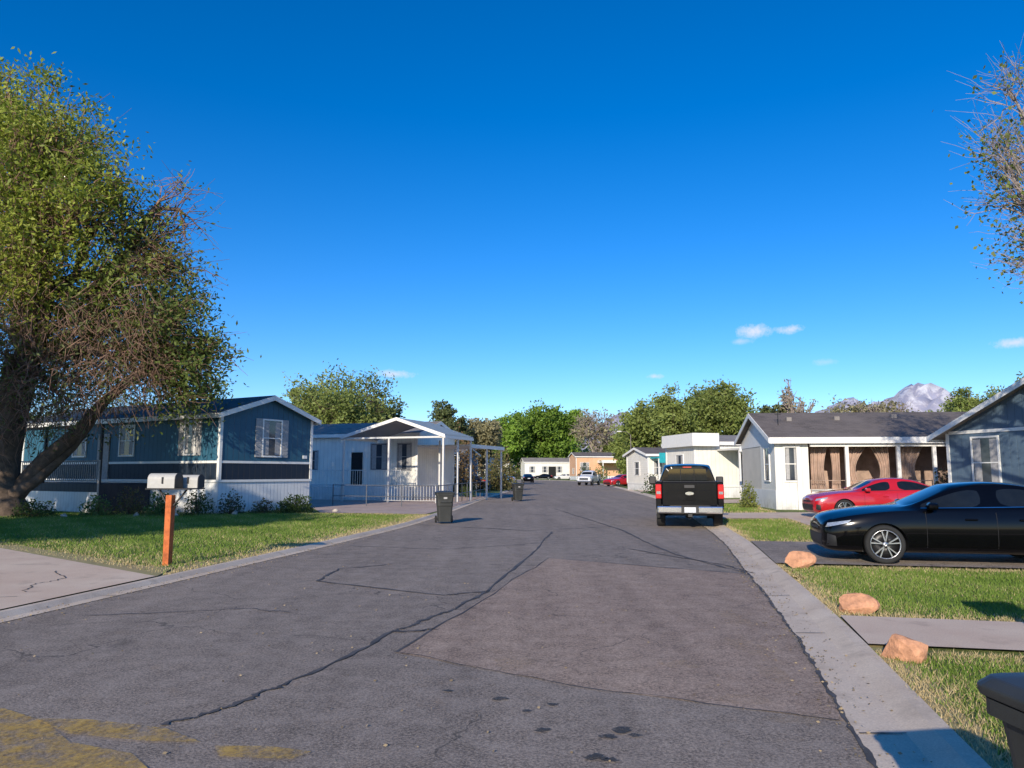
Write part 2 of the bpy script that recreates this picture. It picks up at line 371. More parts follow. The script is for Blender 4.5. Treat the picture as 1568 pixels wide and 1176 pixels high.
def paint(name,c1,c2,lo,hi,am=.9,sc=4):
    m,nt,b=newmat(name)
    n1=noise(nt,sc,9,None,.85); f=mathn(nt,'MULTIPLY',ramp(nt,n1,lo,hi),am)
    c=mixc(nt,ramp(nt,noise(nt,30),.3,.7),c1,c2); nt.links.new(c,b.inputs['Base Color'])
    b.inputs['Roughness'].default_value=.85
    t=N(nt,'ShaderNodeBsdfTransparent'); mx=N(nt,'ShaderNodeMixShader'); nt.links.new(f,mx.inputs[0]); nt.links.new(t.outputs[0],mx.inputs[1]); nt.links.new(b.outputs[0],mx.inputs[2])
    nt.links.new(mx.outputs[0],nt.nodes['Material Output'].inputs[0]); return m
YEL=paint('worn_yellow_paint',(.54,.33,.06),(.68,.45,.12),.41,.60,.8,6)
SED=paint('sediment',(.50,.36,.22),(.56,.42,.28),.42,.72,.55,7); OIL=paint('oil',(.04,.04,.04),(.06,.06,.06),.32,.55,.8,9)
ym=empty('yellow_road_marking')
sheet('line',[(-6.4,6.7),(-3.67,5.66),(-3.2,5.38),(-2.8,4.98),(-2.3,4.78),(-2.05,4.5),(-1.7,4.0),(-2.6,4.0),(-3.7,4.75),(-6.4,6.0)],.0125,YEL,ym)
sheet('line_2',[(-3.3,5.42),(-2.9,5.40),(-2.3,5.22),(-1.95,4.96),(-2.3,4.98),(-2.9,5.12)],.0165,YEL,ym); sheet('line_3',[(-1.85,4.90),(-1.5,4.89),(-1.22,4.80),(-1.3,4.68),(-1.75,4.72)],.0165,YEL,ym)
def blob(name,x,y,rx,ry,mat,z=.0125,p=None):
    return sheet(name,[(x+math.cos(a)*rx*random.uniform(.6,1.25),y+math.sin(a)*ry*random.uniform(.6,1.25)) for a in np.linspace(0,6.28,16,endpoint=False)],z,mat,p)
sd=empty('sediment_stain')
for q in ((1.95,5.45,.24,.12),(1.75,5.9,.2,.14),(2.2,6.6,.14,.3),(.05,7.0,.2,.3),(1.5,6.9,.2,.2),(2.3,7.6,.18,.4),(2.6,9,.15,.5)): blob('spot',*q,SED,p=sd)
st=empty('oil_stain')
for x,y,r in ((.72,5.2,.06),(.62,5.08,.045),(.80,5.1,.035),(.50,4.72,.055),(.58,4.68,.04),(.1,5.6,.03),(-.1,5.9,.05),(.3,5.75,.035),(-.5,6.1,.03),(.2,5.2,.04)): blob('spot',x,y,r*1.4,r,OIL,p=st)
DRIVE_L=[(-5.66,12.2),(-11.3,16.8),(-30,22),(-30,-10),(-9.25,-10),(-7.60,0),(-6.90,4.6),(-6.22,8.8)]
sheet('concrete_driveway',DRIVE_L,ZD+.012,CONC)
sheet('concrete_walkway',[(3.42,7.45),(3.78,8.9),(14,6.6),(14,5.2)],ZD+.012,CONC)
sheet('asphalt_driveway',[(4.80,13.95),(5.75,18.4),(22,15.2),(22,10.6)],ZD+.012,ASPHD)
sheet('concrete_walkway',[(8.3,17.9),(9.2,17.75),(11.4,30),(10.4,30.2)],ZD+.004,CONC)
sheet('concrete_driveway',[(7.3,27.6),(7.9,31.3),(22,33),(22,27)],ZD,CONC)
sheet('gravel_yard',[(-3.50,30.5),(-2.95,35.6),(-2.25,48),(-1.35,60),(-8,66),(-30,62),(-30,45),(-9.6,36.5),(-8,31.8)],ZD-.008,GRAV)
sheet('concrete_driveway',[(-1.7,56),(-1.0,62),(-20,68),(-20,62)],ZD,CONC)
sheet('concrete_driveway',[(9.0,40.5),(9.5,45.5),(24,51),(24,46)],ZD,CONC)
sheet('concrete_driveway',[(11.2,66),(12.0,73),(24,78),(24,70)],ZD,CONC)
sheet('dry_grass_edge',[(-5.68,12.25),(-8.3,14.4),(-11.3,16.8),(-16,18.2),(-16,18.7),(-11.2,17.4),(-9.6,16.1),(-8.2,15.0),(-6.9,13.8),(-5.9,13.4)],ZD-.004,STRAW)
ribbon('driveway_crack',[(-6.7,10.6),(-7.0,11.2),(-6.9,11.9),(-7.6,12.8)],.02,ZD+.017,TAR,jit=.03)
ribbon('driveway_joint',[(-6.55,10.2),(-12,8.6)],.015,ZD+.017,TAR,jit=.002)
# ---------------------------------------------------------------- grass blades
def inpoly(P,poly):
    x,y=P[:,0],P[:,1]; r=np.zeros(len(P),bool); n=len(poly); j=n-1
    for i in range(n):
        xi,yi=poly[i];xj,yj=poly[j]
        c=((yi>y)!=(yj>y))&(x<(xj-xi)*(y-yi)/(yj-yi+1e-12)+xi); r^=c; j=i
    return r
def edged(P,poly):
    d=np.full(len(P),1e9); n=len(poly)
    for i in range(n):
        a=np.array(poly[i]);b=np.array(poly[(i+1)%n]); t=np.clip(((P-a)@(b-a))/((b-a)@(b-a)),0,1)
        d=np.minimum(d,np.linalg.norm(P-(a+t[:,None]*(b-a)),axis=1))
    return d
def grass(name,poly,dens,h,wd,z=ZL,dryw=.55,g=((.14,.23,.03),(.26,.35,.07))):
    a=np.array(poly); mn,mx=a.min(0),a.max(0); n=int((mx-mn).prod()*dens)
    P=rng.uniform(mn,mx,(n,2)); P=P[inpoly(P,poly)]; d=edged(P,poly); n=len(P)
    nn=np.sin(P[:,0]*1.7+1)*np.cos(P[:,1]*1.3)+np.sin(P[:,0]*4.1+P[:,1]*3.2)*.5
    dry=(rng.random(n)<np.clip(np.exp(-d/(dryw*.5))*1.3+.12+.11*nn,0,.97))
    c0,c1=np.array(g[0]),np.array(g[1]); m=np.clip(rng.normal(.5+.25*nn,.25),0,1)[:,None]
    col=c0*(1-m)+c1*m; col[dry]=np.array([.62,.49,.26])*rng.uniform(.7,1.15,(dry.sum(),1))
    hh=h*rng.uniform(.5,1.3,n)*np.where(dry,.75,1)*(1+.2*nn); an=rng.uniform(0,6.28,n); lean=rng.normal(0,.5,(n,2))*hh[:,None]
    B=np.c_[P,np.full(n,z)]; s=np.c_[np.cos(an),np.sin(an),np.zeros(n)]*wd*.5
    T=B+np.c_[lean,hh]
    V=np.stack([B-s,B+s,T],1).reshape(-1,3)
    return arr_obj(name,V,np.arange(3*n).reshape(-1,3),GRASSM,None,col=np.repeat(col,3,0))
kr=lambda y:float(Rx(y))+.57
kl=lambda y:float(Lx(y))-.34
grass('grass',[(kr(3.0),3.0),(kr(7.4),7.35),(9,6.25),(9,2)],2400,.055,.010)
grass('grass',[(kr(9.0),9.0),(kr(11),11),(kr(13.8),13.9),(13,12.2),(13,7.0)],1400,.055,.012)
grass('grass',[(kr(18.6),18.6),(kr(22),22),(kr(27.5),27.5),(10,27.3),(8.3,18.1)],500,.07,.02)
grass('grass',[(9.3,17.9),(10.9,27.2),(20,26.8),(20,15.9)],220,.07,.025)
grass('grass',[(kl(12.3),12.4)]+[(kl(y),y) for y in (14,17,20,23,26,28.5,30.3)]+[(-8,31.6),(-10.5,34),(-12.5,31),(-24,37),(-24,21),(-11.4,17)],500,.065,.018,dryw=1.1)
grass('grass',[(kr(31.6),31.6),(kr(36),36),(kr(40.4),40.4),(13,40),(11.5,35),(11.2,31.8)],150,.09,.035)
LP=[];
for E,sg,k in ((Rp,1,1900),(Lp,-1,1900)):
    yy=rng.uniform(3,30,k); dd=np.abs(rng.normal(0,.22,k))*rng.choice([-1,1],k,p=[.65,.35])+.12
    p=np.c_[np.interp(yy,E[:90,1],E[:90,0])+sg*dd,yy,np.full(k,.02)]; LP.append(p)
LP.append(np.c_[rng.uniform(-5,3,600),rng.uniform(4,16,600),np.full(600,.016)])
LP=np.concatenate(LP); n=len(LP); an=rng.uniform(0,6.28,n); s=rng.uniform(.005,.017,n)
a=np.c_[np.cos(an)*s,np.sin(an)*s,np.zeros(n)]; b=np.c_[-np.sin(an)*s*.5,np.cos(an)*s*.5,s*.4]
arr_obj('leaf_litter',np.stack([LP-a,LP+b,LP+a,LP-b],1).reshape(-1,3),np.arange(4*n).reshape(-1,4),GRASSM,None,col=np.repeat(np.array([.42,.32,.19])*rng.uniform(.5,1.3,(n,1)),4,0))
# ---------------------------------------------------------------- wheeled bin
def bin_(loc,ang):
    e=empty('wheeled_trash_bin',loc,ang)
    def ring(hx,hy,z,cy=0,n=5,r=.06):
        out=[]
        for sx,sy,a0 in ((1,1,0),(-1,1,90),(-1,-1,180),(1,-1,270)):
            for i in range(n):
                a=R_(a0+90*i/(n-1)); out.append((sx*(hx-r)+math.cos(a)*r,cy+sy*(hy-r)+math.sin(a)*r,z))
        return out
    def st(R,nm):
        V=[v for r in R for v in r]; k=len(R[0]); F=[tuple(range(k))[::-1]]+[(i*k+j,i*k+(j+1)%k,(i+1)*k+(j+1)%k,(i+1)*k+j) for i in range(len(R)-1) for j in range(k)]+[tuple((len(R)-1)*k+j for j in range(k))]
        return mobj(nm,V,F,BINM,e)
    st([ring(.22,.25,.06),ring(.235,.27,.30),ring(.25,.29,.55),ring(.262,.305,.60),ring(.27,.315,.80),ring(.285,.33,.93),ring(.31,.36,.935),ring(.31,.36,.985),ring(.29,.34,.985)],'body')
    bevel(st([ring(.32,.385,.99,-.01),ring(.325,.39,1.02,-.01),ring(.30,.36,1.05,-.01),ring(.20,.25,1.075,-.01)],'lid'),.008)
    for q in (-.18,-.06,.06,.18): box(e,'lid_rib',q-.012,q+.012,-.24,.22,1.07,1.088,BINM,.004)
    box(e,'front_bar',-.19,.19,-.37,-.325,.70,.74,BINM,.01); box(e,'label',-.06,.06,-.342,-.328,.82,.88,CURT)
    tubes('handle',[([(-.24,.36,.96),(-.24,.43,.98),(.24,.43,.98),(.24,.36,.96)],.017)],BINM,e,8)
    for s in (-1,1):
        prism(e,'wheel',[(.27+math.cos(a)*.12,.125+math.sin(a)*.12) for a in np.linspace(0,6.28,20,endpoint=False)],s*.24,s*.30,RUB,'x',.01)
    box(e,'axle',-.25,.25,.255,.285,.11,.14,RIMD); return e
bin_((-2.28,25.7,.01),10); bin_((.35,45.6,.01),15)
bin_((1.83,2.18,.01),4)
# ---------------------------------------------------------------- mailboxes
def mailbox(p,x,y,z,col,front,L=.52,w=.18,h=.22):
    poly=[(y-w/2,z),(y+w/2,z)]+[(y+math.cos(a)*w/2,z+h-w/2+math.sin(a)*w/2) for a in np.linspace(0,math.pi,10)]
    prism(p,'box_shell',poly,x-L/2,x+L/2,col,'x'); c=[((a-y)*1.05+y,(b-z)*1.03+z) for a,b in poly]
    prism(p,'door',c,x+L/2,x+L/2+.015,front,'x'); box(p,'flag',x+.02,x+.05,y-w/2-.015,y-w/2-.003,z+.08,z+.2,BLK)
e=empty('mailbox_post',(-6.25,13.9,ZL),-12)
box(e,'post',-.06,.06,-.06,.06,-.05,1.26,WOODO,.006)
tubes('bracket',[([(0,-.02,.98),(-.22,-.02,1.36)],.018),([(0,-.02,.98),(.26,.1,1.36)],.018)],BLK,e,6)
box(e,'plank',-.42,.45,-.16,.36,1.36,1.385,BLK)
mailbox(e,-.10,-.05,1.387,SILV,BLK,.56,.22,.27); mailbox(e,.20,.25,1.387,SILV,BLK,.46,.19,.24)
e=empty('mailbox_post',(4.85,6.0,ZL),-12)
box(e,'post',-.06,.06,-.06,.06,-.05,1.18,WOODO,.006); mailbox(e,-.05,0,1.22,SILV,BLK,.56,.3,.34)
box(e,'plank',-.3,.3,-.1,.1,1.19,1.219,WOODO)
# ---------------------------------------------------------------- rocks
def rock(name,x,y,z,s,mat,seed=0):
    bm=bmesh.new(); bmesh.ops.create_icosphere(bm,subdivisions=3,radius=1)
    r=np.random.default_rng(seed)
    pl=[(Vector(v).normalized(),d) for v,d in zip(r.normal(size=(12,3)),r.uniform(.42,.75,12))]
    for v in bm.verts:
        for n,d in pl:
            k=v.co.dot(n)
            if k>d: v.co-=n*(k-d)
        v.co+=Vector(r.normal(size=3))*.012; v.co=Vector((v.co.x*s[0],v.co.y*s[1],v.co.z*s[2]))
    me=bpy.data.meshes.new(name); bm.to_mesh(me); bm.free(); me.materials.append(mat)
    o=bpy.data.objects.new(name,me); COL.objects.link(o); o.location=(x,y,z); return o
rock('sandstone_rock',3.55,7.05,.09,(.31,.22,.19),ROCK,1); rock('sandstone_rock',4.12,9.25,.09,(.30,.19,.18),ROCK,5); rock('sandstone_rock',5.05,13.4,.15,(.28,.10,.24),ROCK,9)
for i,(x,y) in enumerate(((-11.0,30.2),(-14.4,29.2),(-16.9,28.7),(-7.6,32.6),(-13.0,29.4))): rock('garden_rock',x,y,.08,(.17,.13,.13),ROCKW,20+i)
# ---------------------------------------------------------------- shrubs
def shrub(name,x,y,r,h,cols,leaf=.08,n=900):
    e=empty(name,(x,y,ZL)); st=[]
    for i in range(12):
        d=unit(1)[0]; st.append((curve((0,0,0),(d[0]*r*.7,d[1]*r*.7,h*(.5+.4*abs(d[2]))),4,.1),np.linspace(.015,.005,4)))
    tubes('stems',st,BARK,e,4)
    d=unit(n); d[:,2]=abs(d[:,2]); q=(rng.random(n)**.35)[:,None]; lump=1+.22*np.sin(d[:,:1]*7+x)*np.cos(d[:,1:2]*6)
    P=d*q*lump*np.array([r,r,h]); m=rng.random((n,1)); leaves('foliage',P,leaf,np.array(cols[0])*(1-m)+np.array(cols[1])*m,LEAF,e)
G1=((.04,.075,.02),(.09,.14,.04)); G2=((.10,.18,.06),(.18,.26,.09)); G3=((.12,.08,.05),(.10,.14,.05))
shrub('shrub',-9.0,31.6,.8,.75,G1,.1,2000); shrub('shrub',-11.3,30.6,.55,.9,G3,.1,700)
shrub('shrub',-12.4,30.0,.6,1.0,G1,.1,900); shrub('shrub',-13.7,29.6,.6,.9,G2,.14,700); shrub('shrub',-15,29.8,.7,1.1,G3,.1,800)
shrub('shrub',-16.2,29.6,.6,.8,G2,.12,700); shrub('shrub',-18,28.6,.8,.7,G1,.1,900); shrub('shrub',-10.2,31.2,.5,.6,G3,.1,500)
shrub('shrub',11.2,36.0,.45,1.2,((.2,.21,.05),(.26,.3,.08)),.12,900); shrub('potted_shrub',18.9,32.6,.8,2.0,((.20,.06,.05),(.14,.18,.06)),.14,1300)
shrub('shrub',-4.3,62,1.8,4.8,((.24,.14,.07),(.2,.16,.07)),.25,2200); shrub('shrub',-1.2,72,1.6,4.0,((.2,.15,.07),(.18,.19,.06)),.25,1800); shrub('shrub',-6.5,60,1.6,5.5,((.2,.15,.07),(.2,.19,.08)),.25,1800)
shrub('shrub',11.5,62,.9,1.6,G1,.15,700); shrub('shrub',-3.0,52,.6,1.0,G1,.12,600)
for i in range(9): shrub('shrub',(-2.6,-1.6,15,17.5,14.6,-.6,1,-3,14.5)[i],(84,100,86,98,124,118,200,200,150)[i],1.4,(2.6,3.2,1.6,2.0,3,3,2.2,2.6,3.5)[i],(G3,((.15,.2,.05),(.22,.28,.08)),G1)[i%3],.3,600)
# ---------------------------------------------------------------- mobile homes
def wbox(p,name,wall,pos,a0,a1,d0,d1,z0,z1,mat):
    if wall=='x-': return box(p,name,pos-d1,pos-d0,a0,a1,z0,z1,mat)
    if wall=='x+': return box(p,name,pos+d0,pos+d1,a0,a1,z0,z1,mat)
    if wall=='y-': return box(p,name,a0,a1,pos-d1,pos-d0,z0,z1,mat)
    return box(p,name,a0,a1,pos+d0,pos+d1,z0,z1,mat)
def window(p,wall,pos,c,z0,wd,h,shut=None,trim=WHITE):
    a0,a1=c-wd/2,c+wd/2; t=.07
    wbox(p,'window_glass',wall,pos,a0,a1,-.01,.015,z0,z0+h,GLASSM)
    wbox(p,'curtain',wall,pos,a0+.03,a0+wd*.32,.016,.019,z0+.04,z0+h-.04,CURT); wbox(p,'curtain',wall,pos,a1-wd*.32,a1-.03,.016,.019,z0+.04,z0+h-.04,CURT)
    wbox(p,'frame_l',wall,pos,a0-t,a0,0,.05,z0-t,z0+h+t,trim); wbox(p,'frame_r',wall,pos,a1,a1+t,0,.05,z0-t,z0+h+t,trim)
    wbox(p,'frame_t',wall,pos,a0,a1,0,.05,z0+h,z0+h+t,trim); wbox(p,'frame_b',wall,pos,a0,a1,0,.06,z0-t,z0,trim)
    wbox(p,'mullion',wall,pos,a0,a1,.0191,.035,z0+h*.5-.02,z0+h*.5+.02,trim)
    if shut:
        for s0,s1 in ((a0-t-.36,a0-t-.01),(a1+t+.01,a1+t+.36)):
            wbox(p,'shutter',wall,pos,s0,s1,0,.04,z0-t,z0+h+t,shut)
            for q in range(9): zz=z0+.05+q*(h-.1)/9; wbox(p,'louvre',wall,pos,s0+.05,s1-.05,.0405,.05,zz,zz+h/20,CURT)
def home(name,loc,ang,L,W,zs,ze,zp,wall,skirt,roof,trim=WHITE,oh=.3,belt=None,lower=None,gable_oh=None):
    e=empty(name,loc,ang); g=oh if gable_oh is None else gable_oh
    m=W/2; s=(zp-ze)/m
    if lower: box(e,'lower_wall',0,L,0,W,zs,belt,lower); z0=belt+.001
    else: z0=zs
    prism(e,'walls',[(0,z0),(W,z0),(W,ze),(m,zp),(0,ze)],0,L,wall)
    box(e,'skirting',.03,L-.03,.03,W-.03,-.1,zs-.002,skirt)
    for nm,r in (('skirting_cap',zs),)+((('belt_trim',belt),) if belt else ()):
        for wl,ps,a0,a1 in (('x-',0,-.02,W+.02),('x+',L,-.02,W+.02),('y-',0,0,L),('y+',W,0,L)): wbox(e,nm,wl,ps,a0,a1,.0,.022,r-.05,r+.05,trim)
    for x in (0,L):
        for y in (0,W):
            sx=-1 if x==0 else 1; sy=-1 if y==0 else 1
            box(e,'corner_trim',min(x+sx*.035,x-sx*.10),max(x+sx*.035,x-sx*.10),min(y+sy*.035,y-sy*.10),max(y+sy*.035,y-sy*.10),zs+.052,ze-.0,trim)
    u=lambda y,dz:(y,(ze+s*(y if y<=m else W-y))+dz)
    prism(e,'roof',[u(-oh,.004),u(m,.004),u(W+oh,.004),u(W+oh,.13),u(m,.13),u(-oh,.13)],-g,L+g,roof)
    for x0,x1 in ((-g-.03,-g-.001),(L+g+.001,L+g+.03)):
        prism(e,'rake_fascia',[u(-oh,-.10),u(m,-.10),u(W+oh,-.10),u(W+oh,.11),u(m,.11),u(-oh,.11)],x0,x1,trim)
    zf=ze-s*oh
    box(e,'eave_fascia',-g,L+g,-oh-.03,-oh-.001,zf-.10,zf+.11,trim); box(e,'eave_fascia',-g,L+g,W+oh+.001,W+oh+.03,zf-.10,zf+.11,trim)
    return e
def rail(p,name,P,h,mat,sp=.13,r=.012,z=.0):
    ln=[]
    for a,b in zip(P[:-1],P[1:]):
        a=np.array(a,float);b=np.array(b,float); n=max(1,int(np.linalg.norm(b-a)/sp))
        ln.append(([(*a,z+h),(*b,z+h)],r*1.7)); ln.append(([(*a,z+.12),(*b,z+.12)],r*1.3))
        for i in range(n+1): q=a+(b-a)*i/n; ln.append(([(*q,z+.12),(*q,z+h)],r))
        for q in (a,b): ln.append(([(*q,0),(*q,z+h+.03)],r*2.2))
    return tubes(name,ln,mat,p,5)
# A blue
W=5.2
A=home('blue_mobile_home',(-9.5,35.7,0),150,15,W,1.36,4.15,5.0,BLUE,WSKIRT,SHDK,belt=2.15,lower=NAVY,oh=.28)
window(A,'x-',0,W*.47,2.45,1.0,1.55,shut=CURT)
wbox(A,'house_number',"x-",0,.3,.55,.0,.03,2.35,2.5,WHITE)
window(A,'y+',W,1.9,2.5,.6,1.5,shut=CURT); window(A,'y+',W,6.3,2.5,1.0,1.3); window(A,'y+',W,10,2.5,1.0,1.3)
wbox(A,'door','y+',W,7.6,8.5,.0,.05,1.4,3.5,CURT)
box(A,'porch_deck',4.4,13,W+.04,W+2.4,.1,1.25,NAVY); rail(A,'porch_railing',[(4.4,W+2.4),(13,W+2.4)],.95,CURT,.15,.018,1.25)
box(A,'porch_skirting',4.4,13,W+2.41,W+2.44,.05,.9,WSKIRT)
for x in (4.5,8.7,12.9): box(A,'porch_post',x-.05,x+.05,W+2.25,W+2.35,1.25,3.7,BLK)
# B white with canopy
W=5.5; vb=Vector((-.34,-.94)); Nn=Vector((-5.9,47)); O=Nn-vb*W
B=home('white_mobile_home',(O.x,O.y,0),160.1,15,W,.9,4.15,4.95,WSIDE,WSKIRT,SHGREY,oh=.3)
for c,ww,hh in ((.9,.9,1.6),(2.7,1.1,1.6),(7.6,.6,1.2)): window(B,'y+',W,c,1.9 if hh>1 else 2.6,ww,hh,trim=CURT)
wbox(B,'door','y+',W,3.9,4.7,0,.05,.95,3.0,DARK)
x0,x1,y0,y1=-3.9,2.7,W+.34,W+4.4; zm,zl=4.75,3.75; xm=(x0+x1)/2-.3
ch=[(x0,zl),(xm,zm),(x1,zl),(x1,zl+.05),(xm,zm+.06),(x0,zl+.05)]
prism(B,'carport_roof',[(a,b) for a,b in ch],y0,y1,METR,'y')
for k in range(18):
    f=k/18
    for xa in (x0,x1):
        xx=xa+(xm-xa)*f; zz=zl+(zm-zl)*f+.055; box(B,'roof_rib',xx-.02,xx+.02,y0,y1,zz,zz+.035,METR)
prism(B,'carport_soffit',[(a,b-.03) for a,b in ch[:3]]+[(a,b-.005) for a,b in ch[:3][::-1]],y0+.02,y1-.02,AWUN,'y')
prism(B,'carport_fascia',[(x0-.04,zl-.12),(xm,zm-.10),(x1+.04,zl-.12),(x1+.04,zl+.07),(xm,zm+.08),(x0-.04,zl+.07)],y1+.001,y1+.04,WHITE,'y')
for q in (x0,x1): box(B,'carport_gutter',q-.05,q+.05,y0,y1-.001,zl-.14,zl+.0,WHITE)
for q,r in ((x0+.1,y1-.1),(x0+.1,y0+.1),(x0+.1,(y0+y1)/2),(x1-.1,y1-.1),(xm+.5,y1-.1),(xm-.9,y0+.2)): box(B,'carport_post',q-.05,q+.05,r-.05,r+.05,0,zl-.1,METR)
box(B,'carport_beam',x0+.1,x1-.1,y1-.14,y1-.06,zl-.12,zl-.02,METR)
box(B,'side_carport_roof',-3.7,-.1,0,W+.3,3.3,3.4,METR); box(B,'side_carport_fascia',-3.75,-3.71,0,W+.3,3.2,3.42,WHITE)
for r in (.2,2.8): box(B,'side_carport_post',-3.65,-3.55,r,r+.1,0,3.3,METR)
box(B,'porch_deck',.2,7.8,W+.04,W+2.1,0,.85,WSKIRT); rail(B,'porch_railing',[(-.0,W+2.15),(7.8,W+2.15)],1.0,WHITE,.16,.014,.85)
rail(B,'yard_railing',[(-3.5,W+4.6),(2.5,W+4.6),(6.5,W+4.6)],.95,METR,.18,.012,.05)
box(B,'roof_vent',4,4.3,1.6,1.9,4.6,5.05,METR); box(B,'roof_vent',1.5,1.75,3.6,3.8,4.5,4.95,METR)
fl=[]
fp=[(-9.2,39),(-3.5,36.2),(-2.9,44),(-2.0,54),(-1.7,58)]
for a,b in zip(fp[:-1],fp[1:]):
    a=np.array(a);b=np.array(b);n=max(1,int(np.linalg.norm(b-a)/2.0))
    for z in (.45,1.0): fl.append(([(*a,z+.08),(*b,z+.08)],.022))
    for i in range(n+1): q=a+(b-a)*i/n; fl.append(([(*q,.0),(*q,1.12)],.028))
tubes('pipe_fence',fl,PIPE,None,6)
B2=home('white_mobile_home',(-7.0,66,0),160,14,5.5,.7,3.9,4.5,WSIDEH,WSKIRT,SHGREY)
window(B2,'y+',5.5,2,1.8,1.2,1.3); window(B2,'x-',0,2.7,1.8,1.2,1.3)
box(B2,'carport_roof',-4,0,1,6.5,3.2,3.35,METR); 
for q,r in ((-3.9,1.1),(-3.9,6.4),(-.1,6.4)): box(B2,'carport_post',q-.05,q+.05,r-.05,r+.05,0,3.2,WHITE)
B3=home('grey_mobile_home',(-4.2,92,0),162,14,6,.7,3.8,4.6,SLATE,WSKIRT,SHGREY); window(B3,'x-',0,2.7,1.8,1.2,1.3); window(B3,'y+',6,2,1.8,1.2,1.3)
B4=home('white_mobile_home',(-2.5,122,0),165,14,6,.7,3.8,4.6,WSIDE,WSKIRT,SHBR); window(B4,'x-',0,2.7,1.8,1.2,1.3)
# C right porch home
C=empty('white_porch_mobile_home',(12.05,34.6,0),-5)
L=15; ze,zp=3.3,4.6; yr=3.6; yb=7.0
prism(C,'walls_back',[(2.7,.9),(yb,.9),(yb,ze),(yr,zp-.05),(2.7,zp-.5)],.02,L,CREAM)
prism(C,'walls_bay',[(0,.9),(2.69,.9),(2.69,4.0),(0,ze-.07)],.0,1.5,WSIDE); prism(C,'gable_wall',[(-.0,3.0),(yb,3.0),(yb,ze),(yr,zp-.06),(0,ze-.06)],-.005,.015,WHITE)
box(C,'skirting',-.02,1.52,-.03,yb,-.1,.9,WSKIRT); box(C,'skirting_porch',1.53,L,.2,.26,-.1,.85,WSKIRT); box(C,'porch_floor',1.53,L,.27,2.69,.1,.84,CONC)
sl=(zp-ze)/yr; u=lambda y,dz:(y,(zp-sl*abs(y-yr))+dz)
prism(C,'roof',[u(-.35,0),u(yr,0),u(yb+.3,0),u(yb+.3,.12),u(yr,.12),u(-.35,.12)],-.3,L+.3,SHBR)
prism(C,'rake_fascia',[u(-.38,-.12),u(yr,-.12),u(yb+.3,-.12),u(yb+.3,.10),u(yr,.10),u(-.38,.10)],-.34,-.301,WHITE)
box(C,'eave_fascia',-.3,L+.3,-.40,-.355,ze-.28,ze+.0,WHITE); box(C,'porch_beam',1.55,L,-.2,-.05,ze-.42,ze-.16,WHITE)
for x in (1.0,3.15,5.4,6.95,8.5,11): box(C,'porch_post',x-.075,x+.075,-.2,-.05,0,ze-.42,WHITE,.01)
window(C,'y-',0,.75,1.35,.6,1.5); window(C,'x-',0,1.4,1.35,.9,1.5,trim=WHITE)
window(C,'y-',2.7,2.4,1.5,1.0,1.2,trim=CURT); wbox(C,'door','y-',2.7,7.2,8.2,0,.05,.95,3.0,DARK)
for i,(xa,xb,pull) in enumerate(((1.75,2.5,.25),(3.3,4.25,.55),(4.45,5.25,-.5),(5.55,6.8,.35),(2.6,3.05,-.2))):
    n=48; rows=9; V=[];F=[]
    for k in range(n+1):
        for r in range(rows+1):
            tt=r/rows; x=xa+(xb-xa)*(k/n); gx=(xa if pull>0 else xb); x=x+(gx-x)*abs(pull)*math.sin(math.pi*min(1,tt*.9))
            V.append((x,.55+.05*math.sin(k*.9+i)+.03*math.sin(k*.37),2.88-1.95*tt))
    for k in range(n):
        for r in range(rows): a=k*(rows+1)+r; F.append((a,a+rows+1,a+rows+2,a+1))
    mobj('porch_drape',V,F,TAN,C,True)
rail(C,'porch_railing',[(1.6,.1),(6.9,.1)],.5,TAN,.3,.010,.85)
box(C,'porch_inner_wall',1.55,L,2.62,2.69,.9,ze-.3,TAN)
for x,y in ((1.2,2.2),(3.5,2.3),(6.3,2.6),(10.2,2.3)): 
    zz=zp-sl*abs(y-yr)+.1; box(C,'roof_vent',x,x+.24,y,y+.24,zz-.1,zz+.2,SHGREY)
tubes('antenna',[([(.6,1.5,3.8),(.6,1.5,4.7)],.02),([(.4,1.5,4.65),(.8,1.5,4.65)],.015),([(.45,1.5,4.5),(.75,1.5,4.5)],.015)],RIMD,C)
# D
ang=math.degrees(math.atan2(.25,.97))
Wd=8.2; near=Vector((17.35,30))+Vector((.25,-.97)).normalized()*Wd
D=home('slate_blue_mobile_home',(near.x,near.y,0),ang,14,Wd,.75,3.25,4.95,SLATE,SLATE,SHGREY,oh=.55,gable_oh=.45,belt=None)
wbox(D,'belt_trim','x-',0,.1,Wd-.1,0,.03,3.2,3.32,WHITE)
window(D,'x-',0,Wd-1.75,1.15,1.1,1.85); window(D,'x-',0,2.2,1.15,1.3,1.85); wbox(D,'vertical_trim','x-',0,Wd-4.3,Wd-4.2,0,.035,.8,4.6,WHITE)
# E
E=home('white_mobile_home',(12.1,50,0),12,14,4.6,.8,3.7,4.2,WSIDE,WSKIRT,SHGREY,oh=.25)
box(E,'awning_roof',1.6,9.5,-3.0,-.04,3.15,3.27,METR); box(E,'awning_fascia',1.6,9.5,-3.06,-3.01,3.02,3.34,WHITE)
for q in (1.7,5.5,9.4): box(E,'awning_post',q-.05,q+.05,-2.9,-2.8,0,3.15,WHITE)
box(E,'painted_awning_shade',3.4,8.5,-.03,-.001,.9,2.9,DARK); window(E,'x-',0,2.3,1.6,1.1,1.3)  # dark sheet on the wall paints the shade beneath the awning
box(E,'parapet',-.4,1.5,-.6,4.4,3.45,4.3,WHITE); 
F_=home('white_mobile_home',(12.6,70,0),14,14,5,.7,3.4,4.0,WSIDEH,WSKIRT,SHBR); window(F_,'y-',0,1,1.6,.8,1.2); window(F_,'x-',0,2.5,1.5,1.2,1.2)
